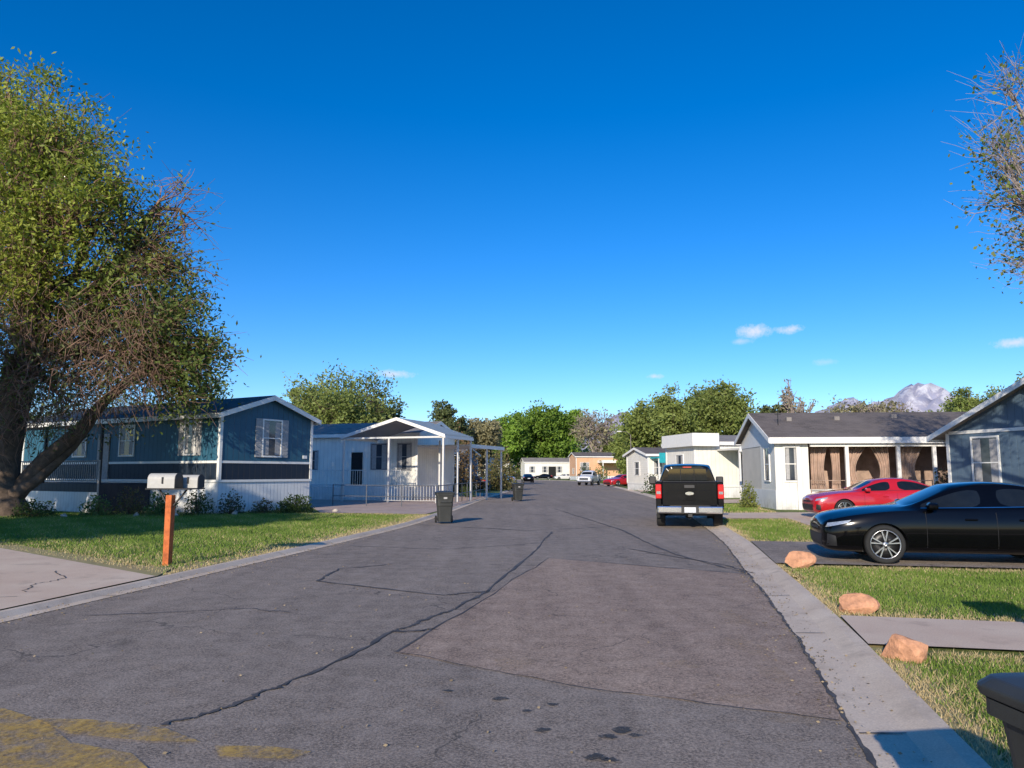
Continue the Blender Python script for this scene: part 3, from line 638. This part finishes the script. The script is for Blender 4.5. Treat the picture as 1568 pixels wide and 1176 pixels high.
box(F_,'teal_awning',.2,2.9,-1.8,-.05,3.0,3.12,TEAL); box(F_,'teal_panel',.3,2.6,-1.85,-1.81,2.6,3.5,TEAL)
for q in (.3,2.8): box(F_,'awning_post',q-.05,q+.05,-1.75,-1.65,0,3.0,WHITE)
G_=home('peach_mobile_home',(14.6,172,0),10,14,6,.9,5.4,6.3,PEACH,WSKIRT,SHBR); window(G_,'y-',0,2,2.2,2,1.8); window(G_,'x-',0,2.5,1.5,1.2,1.2); box(G_,'flat_carport',5,11,-4,-.05,3.9,4.5,WHITE)
for q in (5.2,10.8): box(G_,'carport_post',q-.1,q+.1,-3.9,-3.7,0,3.9,WHITE)
H_=home('white_mobile_home',(3.5,205,0),8,13,7,.7,4.6,5.7,WSIDE,WSKIRT,SHGREY)
for q in (2,5.5,9.5): window(H_,'y-',0,q,1.8,1.6,1.6)
wbox(H_,'painted_carport_shade','y-',0,6.5,8.6,.0,.03,.1,3.4,DARK)  # dark panel on the solid wall paints a carport's shaded inside
H2=home('tan_mobile_home',(-16,212,0),0,15,7,.7,4.2,5.2,CREAM,WSKIRT,SHBR); window(H2,'y-',0,3,1.8,1.6,1.6)
H4=home('white_mobile_home',(17.5,100,0),14,14,5,.7,3.5,4.1,WSIDE,WSKIRT,SHGREY); window(H4,'y-',0,2,1.6,1,1.2); window(H4,'x-',0,2.5,1.5,1.2,1.2)
# ---------------------------------------------------------------- vehicles
def lathe(p,name,prof,cx,cy,cz,mat,n=32,closed=True):
    V=[];F=[];k=len(prof)
    for i in range(n):
        a=2*math.pi*i/n
        for r,y in prof: V.append((cx+math.cos(a)*r,cy+y,cz+math.sin(a)*r))
    for i in range(n):
        for j in range(k if closed else k-1):
            a=i*k+j;b=i*k+(j+1)%k;c=((i+1)%n)*k+(j+1)%k;d=((i+1)%n)*k+j; F.append((a,b,c,d))
    return fixn(mobj(name,V,F,mat,p,True))
def wheel(p,x,y,r,w,rim=RIM,ns=5,rr=.68):
    s=1 if y>0 else -1
    lathe(p,'tyre',[(rr*r,-.44*w),(.9*r,-.5*w),(.985*r,-.38*w),(r,0),(.985*r,.38*w),(.9*r,.5*w),(rr*r,.44*w),(rr*r*.97,0)],x,y,r,RUB)
    lathe(p,'rim_lip',[(rr*r*1.01,s*.30*w),(rr*r*1.01,s*.47*w),(rr*r*.96,s*.47*w),(rr*r*.93,s*.30*w)],x,y,r,rim)
    lathe(p,'rim_back',[(.001,s*.10*w),(rr*r*.98,s*.10*w),(rr*r*.98,s*.05*w),(.001,s*.05*w)],x,y,r,RIMD)
    lathe(p,'hub',[(.001,s*.46*w),(.13*r,s*.44*w),(.15*r,s*.3*w),(.001,s*.25*w)],x,y,r,rim,16)
    V=[];F=[]
    for i in range(ns):
        for dd in (-.20,.20):
            a=2*math.pi*i/ns+.3; a1=a+dd
            c0=Vector((math.cos(a)*.12*r,math.sin(a)*.12*r)); c1=Vector((math.cos(a1)*rr*r*.95,math.sin(a1)*rr*r*.95))
            t=(c1-c0).normalized(); nn=Vector((-t.y,t.x)); b=len(V)
            for c,ww in ((c0,.024*r),(c1,.034*r)):
                for q in (-1,1):
                    for yy in (.30,.44): V.append((x+c.x+nn.x*q*ww,y+s*yy*w,r+c.y+nn.y*q*ww))
            F+=[(b,b+1,b+3,b+2),(b+4,b+6,b+7,b+5),(b,b+4,b+5,b+1),(b+2,b+3,b+7,b+6),(b,b+2,b+6,b+4),(b+1,b+5,b+7,b+3)]
    fixn(mobj('spokes',V,F,rim,p))
def loft(p,name,st,mats,groups,arches,ar,capflat=False,ycut=.62):
    V=[]
    for x,zb,w,zt,wb,zr,wr in st:
        h=[(0,zb),(w*.8,zb),(w*.965,zb+.09),(w,zb+(zt-zb)*.42),(w*.985,zb+(zt-zb)*.78),(wb,zt),(wr,zr-.02),(wr*.6,zr+.015),(0,zr+.022)]
        ring=h+[(-a,b) for a,b in h[7:0:-1]]; V+=[(x,a,b) for a,b in ring]
    k=16; n=len(st); bm=bmesh.new(); bv=[bm.verts.new(v) for v in V]; fm={}
    for i in range(n-1):
        for j in range(k): fm[(i,j)]=bm.faces.new((bv[i*k+j],bv[i*k+(j+1)%k],bv[(i+1)*k+(j+1)%k],bv[(i+1)*k+j]))
    bm.faces.new([bv[j] for j in range(k)][::-1]); bm.faces.new([bv[(n-1)*k+j] for j in range(k)])
    bmesh.ops.recalc_face_normals(bm,faces=bm.faces)
    cl=bm.edges.layers.float.get('crease_edge') or bm.edges.layers.float.new('crease_edge')
    for i in range(n-1):
        for j in (4,5,6,10,11,12):
            ed=bm.edges.get((bv[i*k+j],bv[(i+1)*k+j]))
            if ed: ed[cl]=.55 if j in(5,11) else .25
    if capflat:
        for j in range(k):
            ed=bm.edges.get((bv[(n-1)*k+j],bv[(n-1)*k+(j+1)%k]))
            if ed: ed[cl]=.8
    for (i0,i1,js,th) in groups:
        fs=[fm[(i,j)] for i in range(i0,i1) for j in js]
        bmesh.ops.inset_region(bm,faces=fs,thickness=th,use_even_offset=True,use_boundary=True)
        for f in fs: f.material_index=1
    me=bpy.data.meshes.new(name); bm.to_mesh(me); bm.free()
    for m in mats: me.materials.append(m)
    o=bpy.data.objects.new(name,me); COL.objects.link(o)
    ss=o.modifiers.new('s','SUBSURF'); ss.levels=2; ss.render_levels=2
    cuts=[]
    for ax,az in arches:
        for s in (-1,1):
            bmc=bmesh.new(); bmesh.ops.create_cone(bmc,cap_ends=True,segments=40,radius1=ar,radius2=ar,depth=.7,matrix=Matrix.Translation((ax,s*(ycut+.35),az))@Matrix.Rotation(R_(90),4,'X'))
            for f in bmc.faces: f.material_index=2
            mc=bpy.data.meshes.new('c'); bmc.to_mesh(mc); bmc.free()
            for m in mats: mc.materials.append(m)
            oc=bpy.data.objects.new('c',mc); COL.objects.link(oc); cuts.append(oc)
            b=o.modifiers.new('bo','BOOLEAN'); b.operation='DIFFERENCE'; b.object=oc; b.solver='EXACT'
    dg=bpy.context.evaluated_depsgraph_get(); me2=bpy.data.meshes.new_from_object(o.evaluated_get(dg)); o.modifiers.clear(); o.data=me2; me2.name=name
    for c in cuts: bpy.data.objects.remove(c)
    me2.polygons.foreach_set('use_smooth',[True]*len(me2.polygons))
    try: me2.set_sharp_from_angle(angle=R_(38))
    except Exception: pass
    o.parent=p
    bvh=BVHTree.FromPolygons([v.co.copy() for v in me2.vertices],[tuple(q.vertices) for q in me2.polygons])
    return o,bvh
def sidepatch(p,name,bvh,c,mat,s,nx=10,nz=3,off=.005):
    V=[];F=[]
    c=[Vector(q) for q in c]
    for i in range(nx+1):
        for j in range(nz+1):
            a=c[0].lerp(c[1],i/nx); b=c[3].lerp(c[2],i/nx); q=a.lerp(b,j/nz)
            h=bvh.ray_cast(Vector((q.x,s*3,q.y)),Vector((0,-s,0)))
            V.append(tuple(h[0]+h[1]*off*(1 if h[1].y*s>0 else -1)) if h[0] else (q.x,s*.5,q.y))
    for i in range(nx):
        for j in range(nz): a=i*(nz+1)+j; F.append((a,a+nz+1,a+nz+2,a+1))
    return mobj(name,V,F,mat,p,True)
def endpatch(p,name,bvh,c,mat,s,nx=10,nz=3,off=.006):
    V=[];F=[]; c=[Vector(q) for q in c]
    for i in range(nx+1):
        for j in range(nz+1):
            a=c[0].lerp(c[1],i/nx); b=c[3].lerp(c[2],i/nx); q=a.lerp(b,j/nz)
            h=bvh.ray_cast(Vector((s*4,q.x,q.y)),Vector((-s,0,0)))
            V.append(tuple(h[0]+Vector((s*off,0,0))) if h[0] else (s*1.9,q.x,q.y))
    for i in range(nx):
        for j in range(nz): a=i*(nz+1)+j; F.append((a,a+nz+1,a+nz+2,a+1))
    return mobj(name,V,F,mat,p,True)
def sedan(loc,ang,paint,rim=RIM):
    e=empty('parked_sedan_car',loc,ang)
    st=[(2.46,.34,.52,.62,.50,.68,.30),(2.42,.22,.76,.71,.70,.79,.42),(2.24,.17,.87,.80,.80,.87,.52),(1.8,.17,.925,.88,.86,.95,.58),(1.3,.17,.935,.94,.875,1.00,.62),(.95,.17,.93,.955,.88,1.02,.66),
        (.15,.17,.93,.96,.87,1.395,.60),(-.35,.17,.93,.965,.87,1.465,.61),(-.95,.17,.935,.985,.87,1.43,.59),(-1.3,.17,.935,1.0,.865,1.34,.585),(-1.85,.17,.93,1.03,.85,1.12,.62),(-2.2,.19,.90,1.03,.82,1.09,.60),(-2.40,.25,.84,.99,.76,1.05,.52),(-2.46,.36,.72,.80,.64,.86,.42)]
    o,bvh=loft(e,'body',st,[paint,AUTOG,BLK],[(5,6,(6,7,8,9),.035),(9,10,(6,7,8,9),.035),(5,7,(5,),.045),(5,7,(10,),.045),(7,10,(5,),.045),(7,10,(10,),.045)],[(1.42,.34),(-1.40,.34)],.385)
    for x in (1.42,-1.40):
        for s in (-1,1): wheel(e,x,s*.815,.345,.225,rim,5,.74); 
    box(e,'underbody',-2.0,2.0,-.62,.62,.2,.55,BLK)
    for s in (-1,1):
        sidepatch(e,'headlamp',bvh,[(2.39,.63),(2.02,.72),(1.97,.77),(2.35,.71)],LAMPC,s)
        sidepatch(e,'front_intake',bvh,[(2.38,.30),(2.22,.30),(2.24,.48),(2.37,.52)],BLK,s,4,4)
        sidepatch(e,'tail_lamp',bvh,[(-2.40,.80),(-2.0,.90),(-2.0,.97),(-2.38,.96)],TAILR,s)
        for x in (.72,-.42,-1.18): sidepatch(e,'door_seam',bvh,[(x,.30),(x+.008,.30),(x+.008,.93),(x,.93)],DARK,s,1,12,.0015)
        sidepatch(e,'sill',bvh,[(.98,.21),(-.98,.21),(-.98,.26),(.98,.26)],BLK,s,12,1,.004)
        sidepatch(e,'window_trim',bvh,[(.78,.985),(-1.5,1.035),(-1.5,1.047),(.78,.997)],CHR if paint is not PRED else BLK,s,16,1,.006)
        for x in (.0,-.86):
            h=bvh.ray_cast(Vector((x,s*3,.80)),Vector((0,-s,0)))[0]; yy=h.y if h else s*.93
            box(e,'door_handle',x-.11,x+.09,min(yy-s*.01,yy+s*.035),max(yy-s*.01,yy+s*.035),.785,.82,paint,.012)
        box(e,'mirror',.55,.72,min(s*.90,s*1.09),max(s*.90,s*1.09),.97,1.10,paint,.045); box(e,'mirror_arm',.60,.68,min(s*.82,s*.92),max(s*.82,s*.92),.97,1.01,BLK)
    endpatch(e,'grille',bvh,[(-.55,.24),(.55,.24),(.62,.50),(-.62,.50)],BLK,1,14,4); endpatch(e,'upper_grille',bvh,[(-.40,.58),(.40,.58),(.36,.64),(-.36,.64)],BLK,1,10,2)
    endpatch(e,'licence_plate',bvh,[(-.2,.66),(.2,.66),(.2,.78),(-.2,.78)],PLATE,-1,4,2)
    return e
sedan((8.30,14.35,ZD+.012),168,PBLK)
sedan((13.35,27.9,ZD),176,PRED)
def pickup(loc,ang,paint):
    e=empty('parked_pickup_truck',loc,ang)
    st=[(2.95,.50,.80,1.00,.76,1.06,.55),(2.88,.42,.95,1.14,.90,1.19,.68),(2.6,.40,1.0,1.19,.94,1.25,.74),(2.0,.40,1.01,1.22,.95,1.30,.78),(1.55,.40,1.01,1.25,.96,1.34,.82),(.80,.40,1.01,1.27,.96,1.90,.73),(.0,.40,1.01,1.28,.96,1.98,.75),(-.35,.40,1.01,1.28,.96,1.98,.75),(-.86,.40,1.01,1.28,.96,1.93,.74),(-.96,.40,1.01,1.28,.96,1.90,.72)]
    o,bvh=loft(e,'cab_body',st,[paint,AUTOG,BLK],[(4,5,(6,7,8,9),.05),(4,6,(5,),.06),(4,6,(10,),.06),(6,8,(5,),.06),(6,8,(10,),.06)],[(1.95,.40)],.46,True,.68)
    prism(e,'rear_window',[(-.64,1.42),(.64,1.42),(.60,1.82),(-.60,1.82)],-.985,-.962,AUTOG,'x')
    tubes('rear_window_slider',[([(-.987,s*.22,1.43),(-.987,s*.22,1.81)],.012) for s in (-1,1)],BLK,e,4)
    box(e,'high_brake_lamp',-.985,-.955,-.14,.14,1.86,1.89,TAILR)
    for s in (-1,1):
        poly=[(-2.88,.58),(-2.32,.58)]+[(-1.85+math.cos(a)*.47,.42+math.sin(a)*.47) for a in np.linspace(math.pi*.89,math.pi*.11,12)]+[(-1.0,.55),(-1.0,1.40),(-2.88,1.40)]
        prism(e,'bed_side',poly,min(s*.84,s*1.015),max(s*.84,s*1.015),paint,'y',.03)
        prism(e,'fender_lip',[(-1.85+math.cos(a)*r,.42+math.sin(a)*r) for r,rg in ((.50,np.linspace(math.pi,0,14)),(.45,np.linspace(0,math.pi,14))) for a in rg],min(s*1.0,s*1.025),max(s*1.0,s*1.025),BLK,'y')
        box(e,'bed_rail_cap',-2.9,-1.0,min(s*.82,s*1.0),max(s*.82,s*1.0),1.401,1.43,BLK,.01)
        box(e,'tail_lamp',-2.93,-2.70,min(s*.84,s*1.022),max(s*.84,s*1.022),.90,1.34,TAILR,.025)
        box(e,'reverse_lamp',-2.937,-2.9,min(s*.87,s*.99),max(s*.87,s*.99),1.04,1.12,LAMPC)
        box(e,'mirror',1.05,1.22,min(s*1.05,s*1.30),max(s*1.05,s*1.30),1.28,1.56,BLK,.04); box(e,'mirror_arm',1.1,1.18,min(s*.94,s*1.07),max(s*.94,s*1.07),1.32,1.38,BLK)
        wheel(e,-1.85,s*.88,.40,.27,RIM,6,.62); wheel(e,1.95,s*.88,.40,.27,RIM,6,.62)
        sidepatch(e,'door_seam',bvh,[(.12,.5),(.13,.5),(.13,1.25),(.12,1.25)],DARK,s,1,10,.002)
        for x in (.28,-.72): box(e,'door_handle',x-.1,x+.1,min(s*.99,s*1.04),max(s*.99,s*1.04),1.10,1.14,paint,.01)
        box(e,'headlamp',2.75,2.90,min(s*.72,s*.93),max(s*.72,s*.93),.86,1.08,LAMPC,.03)
        box(e,'mudflap',-2.33,-2.30,min(s*.76,s*1.0),max(s*.76,s*1.0),.28,.66,RUB)
    box(e,'bed_floor',-2.88,-.98,-.84,.84,.62,.70,BLK); box(e,'bed_front',-1.0,-.965,-.84,.84,.70,1.38,paint)
    box(e,'tailgate',-2.94,-2.86,-.82,.82,.68,1.40,paint,.025); box(e,'tailgate_recess',-2.952,-2.941,-.66,.66,.84,1.16,paint,.004)
    box(e,'tailgate_handle',-2.962,-2.942,-.16,.16,1.22,1.32,BLK,.01); box(e,'tailgate_cap',-2.95,-2.85,-.80,.80,1.401,1.425,BLK,.01)
    prism(e,'oval_badge',[(math.cos(a)*.13,1.06+math.sin(a)*.05) for a in np.linspace(0,6.28,24,endpoint=False)],-2.965,-2.953,CHR,'x')
    box(e,'rear_bumper',-3.10,-2.90,-.98,.98,.46,.68,CHR,.04); box(e,'bumper_step',-3.09,-2.92,-.6,.6,.681,.70,BLK); box(e,'bumper_plate_recess',-3.108,-3.1,-.26,.26,.47,.67,BLK); box(e,'licence_plate',-3.116,-3.109,-.17,.17,.49,.65,PLATE)
    box(e,'hitch',-3.12,-2.9,-.06,.06,.36,.45,BLK); box(e,'chassis',-2.8,2.6,-.5,.5,.38,.60,BLK); box(e,'rear_axle',-1.92,-1.78,-.8,.8,.33,.47,BLK)
    lathe(e,'differential',[(.001,-.16),(.13,-.1),(.16,0),(.13,.1),(.001,.16)],-1.85,0,.40,BLK,14)
    tubes('exhaust',[([(-1.2,.55,.42),(-2.2,.62,.42),(-2.75,.72,.40)],.04)],RIMD,e,8)
    box(e,'grille',2.90,2.97,-.6,.6,.70,1.02,CHR,.02); box(e,'front_bumper',2.88,3.08,-.95,.95,.42,.64,CHR,.05); return e
pickup((6.02,26.1,.01),78.5,PTRK)
pickup((10.6,104,.01),250,PWH)
sedan((13.6,94,.05),215,PRED); sedan((15.6,100,.05),200,PRED); sedan((-1.0,76,.05),80,PBLK); sedan((2.6,128,.05),95,PBLK); sedan((14.5,64.5,.06),195,PWH); sedan((-4.6,74,.05),165,PBLK); sedan((-2.0,108,.05),170,PWH); sedan((8,196,.0),180,PBLK); sedan((12.5,182,.0),190,PWH)
# ---------------------------------------------------------------- street lamp
def lamp(x,y,h):
    e=empty('street_lamp',(x,y,0))
    tubes('pole',[([(0,0,0),(0,0,h*.5),(0,0,h)],[.09,.07,.05]),([(0,0,h),(-.5,-.2,h+.35),(-1.2,-.4,h+.4)],.035)],M('lamp_pole',(.2,.17,.14),.7),e,8)
    box(e,'lamp_head',-1.7,-1.15,-.5,-.3,h+.33,h+.46,METR,.03)
lamp(14.2,90,6.2); lamp(31,96,7)
# ---------------------------------------------------------------- trees
def X(px,t): return (px-784)/1150*t
def Z(py,t): return 1.7+.000864*t*(724-py)
t=29.5
def lb(px,py,r,nc,lm=1,cm=(1,1,1),dy=0,rz=None): return (X(px,t),29.5+dy,Z(py,t),r,r*.95,rz or r,nc,lm,cm)
YG=(1.25,1.15,.8); DK=(.6,.62,.7); BR=(.8,.7,.7)  # leaf tints paint in the light: sunlit upper lobes, shaded lower crown
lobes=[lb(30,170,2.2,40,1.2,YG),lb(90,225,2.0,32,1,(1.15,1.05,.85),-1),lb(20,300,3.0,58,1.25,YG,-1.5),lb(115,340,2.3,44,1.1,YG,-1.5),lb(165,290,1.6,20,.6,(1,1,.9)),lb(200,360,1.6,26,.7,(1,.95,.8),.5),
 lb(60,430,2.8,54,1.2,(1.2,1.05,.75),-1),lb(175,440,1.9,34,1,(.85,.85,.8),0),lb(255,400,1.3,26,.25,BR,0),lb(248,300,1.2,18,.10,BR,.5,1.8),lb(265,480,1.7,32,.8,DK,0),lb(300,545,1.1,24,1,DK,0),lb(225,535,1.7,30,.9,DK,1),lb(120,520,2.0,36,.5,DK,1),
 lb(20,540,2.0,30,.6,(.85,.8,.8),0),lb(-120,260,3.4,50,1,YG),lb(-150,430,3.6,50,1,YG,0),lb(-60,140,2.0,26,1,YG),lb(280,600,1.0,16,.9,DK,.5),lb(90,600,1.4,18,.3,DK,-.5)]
bx=X(18,t)
tree('willow_tree',(bx,29.5),[(bx,29.5,-.1),(bx-.3,29.5,1.0),(bx-.2,29.4,2.4),(bx+.1,29.3,4.0),(bx+.5,29.3,6.0),(bx+.9,29.3,8.5)],lobes,leaf=.20,per=115,cr=.85,cols=((.15,.22,.04),(.32,.38,.09)),tr=.62,twigs=6,twl=1.3,twr=.017,droop=.25,limbr=.36,aspect=.42,twmat=TWIG)
bb=[]
for P,r in (([(bx,29.6,.5),(X(70,t),29.6,2.2),(X(120,t),29.8,3.3),(X(160,t),29.8,4.4),(X(200,t),29.6,5.4),(X(236,t),29.4,6.1)],[.40,.30,.24,.20,.17,.13]),([(bx+.2,29.4,.8),(X(65,t),29.6,1.5),(X(100,t),29.9,2.7),(X(130,t),29.9,3.4),(X(150,t),29.9,4.6)],[.34,.26,.18,.13,.08]),([(bx,29.4,2.4),(X(10,t),29,4.5),(X(25,t),29,6.3)],[.4,.3,.18])): bb.append((np.array(P)+np.r_[np.zeros((1,3)),rng.normal(0,.12,(len(P)-1,3))],np.array(r)))
tubes('willow_tree_limb',bb,BARK,None,10)
hl=[];hp=[]
for i in range(1500):
    px=rng.uniform(-20,260); p0=np.array([X(px,t),29.0+rng.normal()*1.3,Z(rng.uniform(440,655-.35*max(0,px-90)),t)]); d=np.array([rng.normal()*.7,rng.normal()*.5,-rng.uniform(.3,1.7)])
    c=curve(p0,p0+d,5,.16,0); hl.append((c,np.linspace(.018,.006,5))); 
    if i%3==0: hp.append(c[rng.integers(1,5)]+rng.normal(0,.15,(9,3)))
e=empty('willow_hanging_twigs'); tubes('twigs',hl,TWIG,e,3); hp=np.concatenate(hp); leaves('foliage',hp,.17,np.array([.14,.16,.06])*rng.uniform(.6,1.5,(len(hp),1)),LEAF,e,.4,.3)
# unseen trees: first casts the lawn shadow, second added to shade the blue home
tree('unseen_shade_tree',(-20,3.3),[(-20,3.3,0),(-20,3.3,3),(-20,3.3,6)],[(-19.6,3.3,8.8,4.2,4.2,2.5,130),(-22.5,3.5,8.6,4,4,2.6,90)],leaf=.5,per=80,cr=1.2,tr=.4,twigs=1)
tree('unseen_shade_tree',(-24,17.5),[(-24,17.5,0),(-24,17.5,4),(-24,17.5,7)],[(-23.5,17.5,8.6,4.3,4,2.9,110),(-26,17.5,9.6,3,3,2.4,30)],leaf=.4,per=70,cr=1.1,tr=.4,twigs=1)
t=18.2
def lr(px,py,r,nc,lm=1,rz=None): return (X(px,t),18.2,Z(py,t),r,r,rz or r,nc,lm,(1,1,1))
bxr=X(1800,t)
tree('cottonwood_tree',(bxr,18.2),[(bxr,18.2,0),(bxr-.1,18.2,3),(bxr-.1,18.2,6)],[lr(1600,130,1.1,20,.4,1.6),lr(1575,230,1.0,26,.6),lr(1592,300,1.1,24,.5),lr(1586,370,.8,14,.4),lr(1680,200,2,24),lr(1700,350,2,24),lr(1850,150,2.8,30),lr(1900,320,2.6,24)],leaf=.11,per=34,cr=.5,cols=((.10,.16,.03),(.24,.28,.08)),bark=BARKP,tr=.26,twigs=8,twl=.8,twr=.008,aspect=.7)
def bt(name,px,top,wpx,d,cols,dens=1,bare=False,bot=None,lf=None,bark=BARK):
    x=X(px,d); zt=Z(top,d); r=wpx/1150*d/2; zc=zt*.56; rz=zt*.44; lo=[]
    for i in range(11):
        a=i*2.4; q=.6 if i else 0
        lo.append((x+math.cos(a)*r*q,d+math.sin(a)*r*q,zc+rng.uniform(-.6,.45)*rz*(1 if i else 0),r*.5,r*.5,rz*.46,int(22*dens),.10 if bare else 1,tuple(rng.uniform(.8,1.18)*np.array([1,1,1]))))
    tree(name,(x,d),[(x,d,0),(x+.1,d,zt*.2),(x,d,zt*.38)],lo,leaf=lf or max(.28,d*.0045),per=60,cr=r*.23,cols=cols,bark=BARKP if bare else bark,tr=max(.2,zt*.028),twigs=5 if bare else 1,twl=r*.28,twr=.05 if bare else .03)
GA=((.17,.22,.055),(.30,.35,.10)); GB=((.14,.24,.035),(.26,.40,.06)); GC=((.10,.13,.05),(.17,.20,.08)); GD=((.24,.22,.12),(.36,.33,.18)); 
bt('elm_tree',522,553,160,72,GA,1.5); bt('elm_tree',585,600,60,80,GC,.8); bt('elm_tree',470,575,60,76,GA,.8)
bt('juniper_tree',690,607,56,95,GC,1.2); bt('shrubby_tree',738,636,56,100,GD,1); bt('elm_tree',772,625,70,215,GB,1); bt('elm_tree',825,612,100,228,GB,1.4); bt('elm_tree',866,622,60,232,GB,1)
bt('budding_tree',912,606,66,200,GD,1,True); bt('elm_tree',945,660,50,200,GA,.8)
bt('elm_tree',1000,604,95,125,GA,1.3); bt('elm_tree',1055,586,100,108,GA,1.4); bt('elm_tree',1112,575,105,100,GA,1.4); bt('elm_tree',1155,600,85,96,GA,1); bt('elm_tree',972,632,60,140,GA,.9)
bt('juniper_tree',1190,602,44,84,GC,1); bt('bare_tree',1222,558,50,82,GD,1,True); bt('elm_tree',1262,622,80,100,GC,1)
bt('budding_tree',1310,612,85,130,GD,1); bt('budding_tree',1350,600,76,125,GD,.9,True); bt('budding_tree',1388,596,95,125,GD,1.1); bt('budding_tree',1455,602,95,115,GA,1.1); bt('elm_tree',1510,574,95,85,GA,1.1); bt('elm_tree',1560,552,100,72,GA,1.2); bt('elm_tree',1640,560,90,72,GA,.8)
bt('elm_tree',320,568,95,62,GA,1); bt('elm_tree',240,600,100,70,GC,1); bt('elm_tree',380,640,80,95,GC,1); bt('elm_tree',640,655,50,110,GC,.8); bt('elm_tree',80,600,160,70,GC,1)
e=empty('distant_treeline'); P=[];Cc=[]; tl=[]
for i in range(440):
    x=rng.uniform(-220,330); y=rng.uniform(238,300); h=rng.uniform(8,14)+2.5*math.sin(x*.05)+(3 if x>30 else 0); c=np.array(GA[0])*rng.uniform(.8,1.5)*(1,rng.uniform(.85,1.05),1.1)
    m=120; P.append(np.array([x,y,h*.5])+rng.normal(size=(m,3))*np.array([3.2,3,h*.22])); Cc.append(c*rng.uniform(.75,1.3,(m,1)))
    tl.append(([(x,y,0),(x,y,h*.6)],[.3,.15]))
leaves('foliage',np.concatenate(P),1.3,np.concatenate(Cc),LEAF,e); tubes('trunks',tl,BARK,e,5)
# ---------------------------------------------------------------- mountains
def mtn():
    m,nt,b=newmat('hazy_mountain_rock')
    g=N(nt,'ShaderNodeNewGeometry'); s=N(nt,'ShaderNodeSeparateXYZ'); nt.links.new(g.outputs['Position'],s.inputs[0])
    n1=noise(nt,.006,8,g.outputs['Position'],.7); c=mixc(nt,ramp(nt,n1,.4,.62),(.34,.35,.46),(.48,.44,.48))  # distance haze is blended into both rock colours
    zz=mathn(nt,'ADD',s.outputs[2],mathn(nt,'MULTIPLY',mathn(nt,'SUBTRACT',n1,.5),2200))
    c=mixc(nt,mathn(nt,'MULTIPLY',ramp(nt,zz,640,900),.75),c,(.74,.75,.80)); nt.links.new(c,b.inputs['Base Color']); b.inputs['Roughness'].default_value=1; return m
from mathutils import noise as mn
V=[];nx,ny=300,22
for j in range(ny):
    for i in range(nx):
        px=-700+i*(3000/nx)
        d=6000+j*130; x=(px-784)/1150*d
        prof=np.interp(px,[-700,600,900,940,962,1000,1100,1250,1300,1350,1400,1440,1480,1600,2300],[60,90,420,680,700,460,300,680,840,800,930,960,820,600,300])
        r=math.sin(math.pi*min(1,j/(ny*.55))/2); k=(mn.fractal(Vector((x*.0016,d*.0016,3)),.9,2.1,7)*.5+.5)
        rid=1-abs(mn.fractal(Vector((x*.004,d*.004,9)),.7,2.1,6))
        V.append((x,d,prof*r*(.62+.22*k+.30*rid)*.92-20))
F=np.array([(j*nx+i,j*nx+i+1,(j+1)*nx+i+1,(j+1)*nx+i) for j in range(ny-1) for i in range(nx-1)])
arr_obj('mountain_range',np.array(V),F,mtn())
print('objects',len(bpy.data.objects))
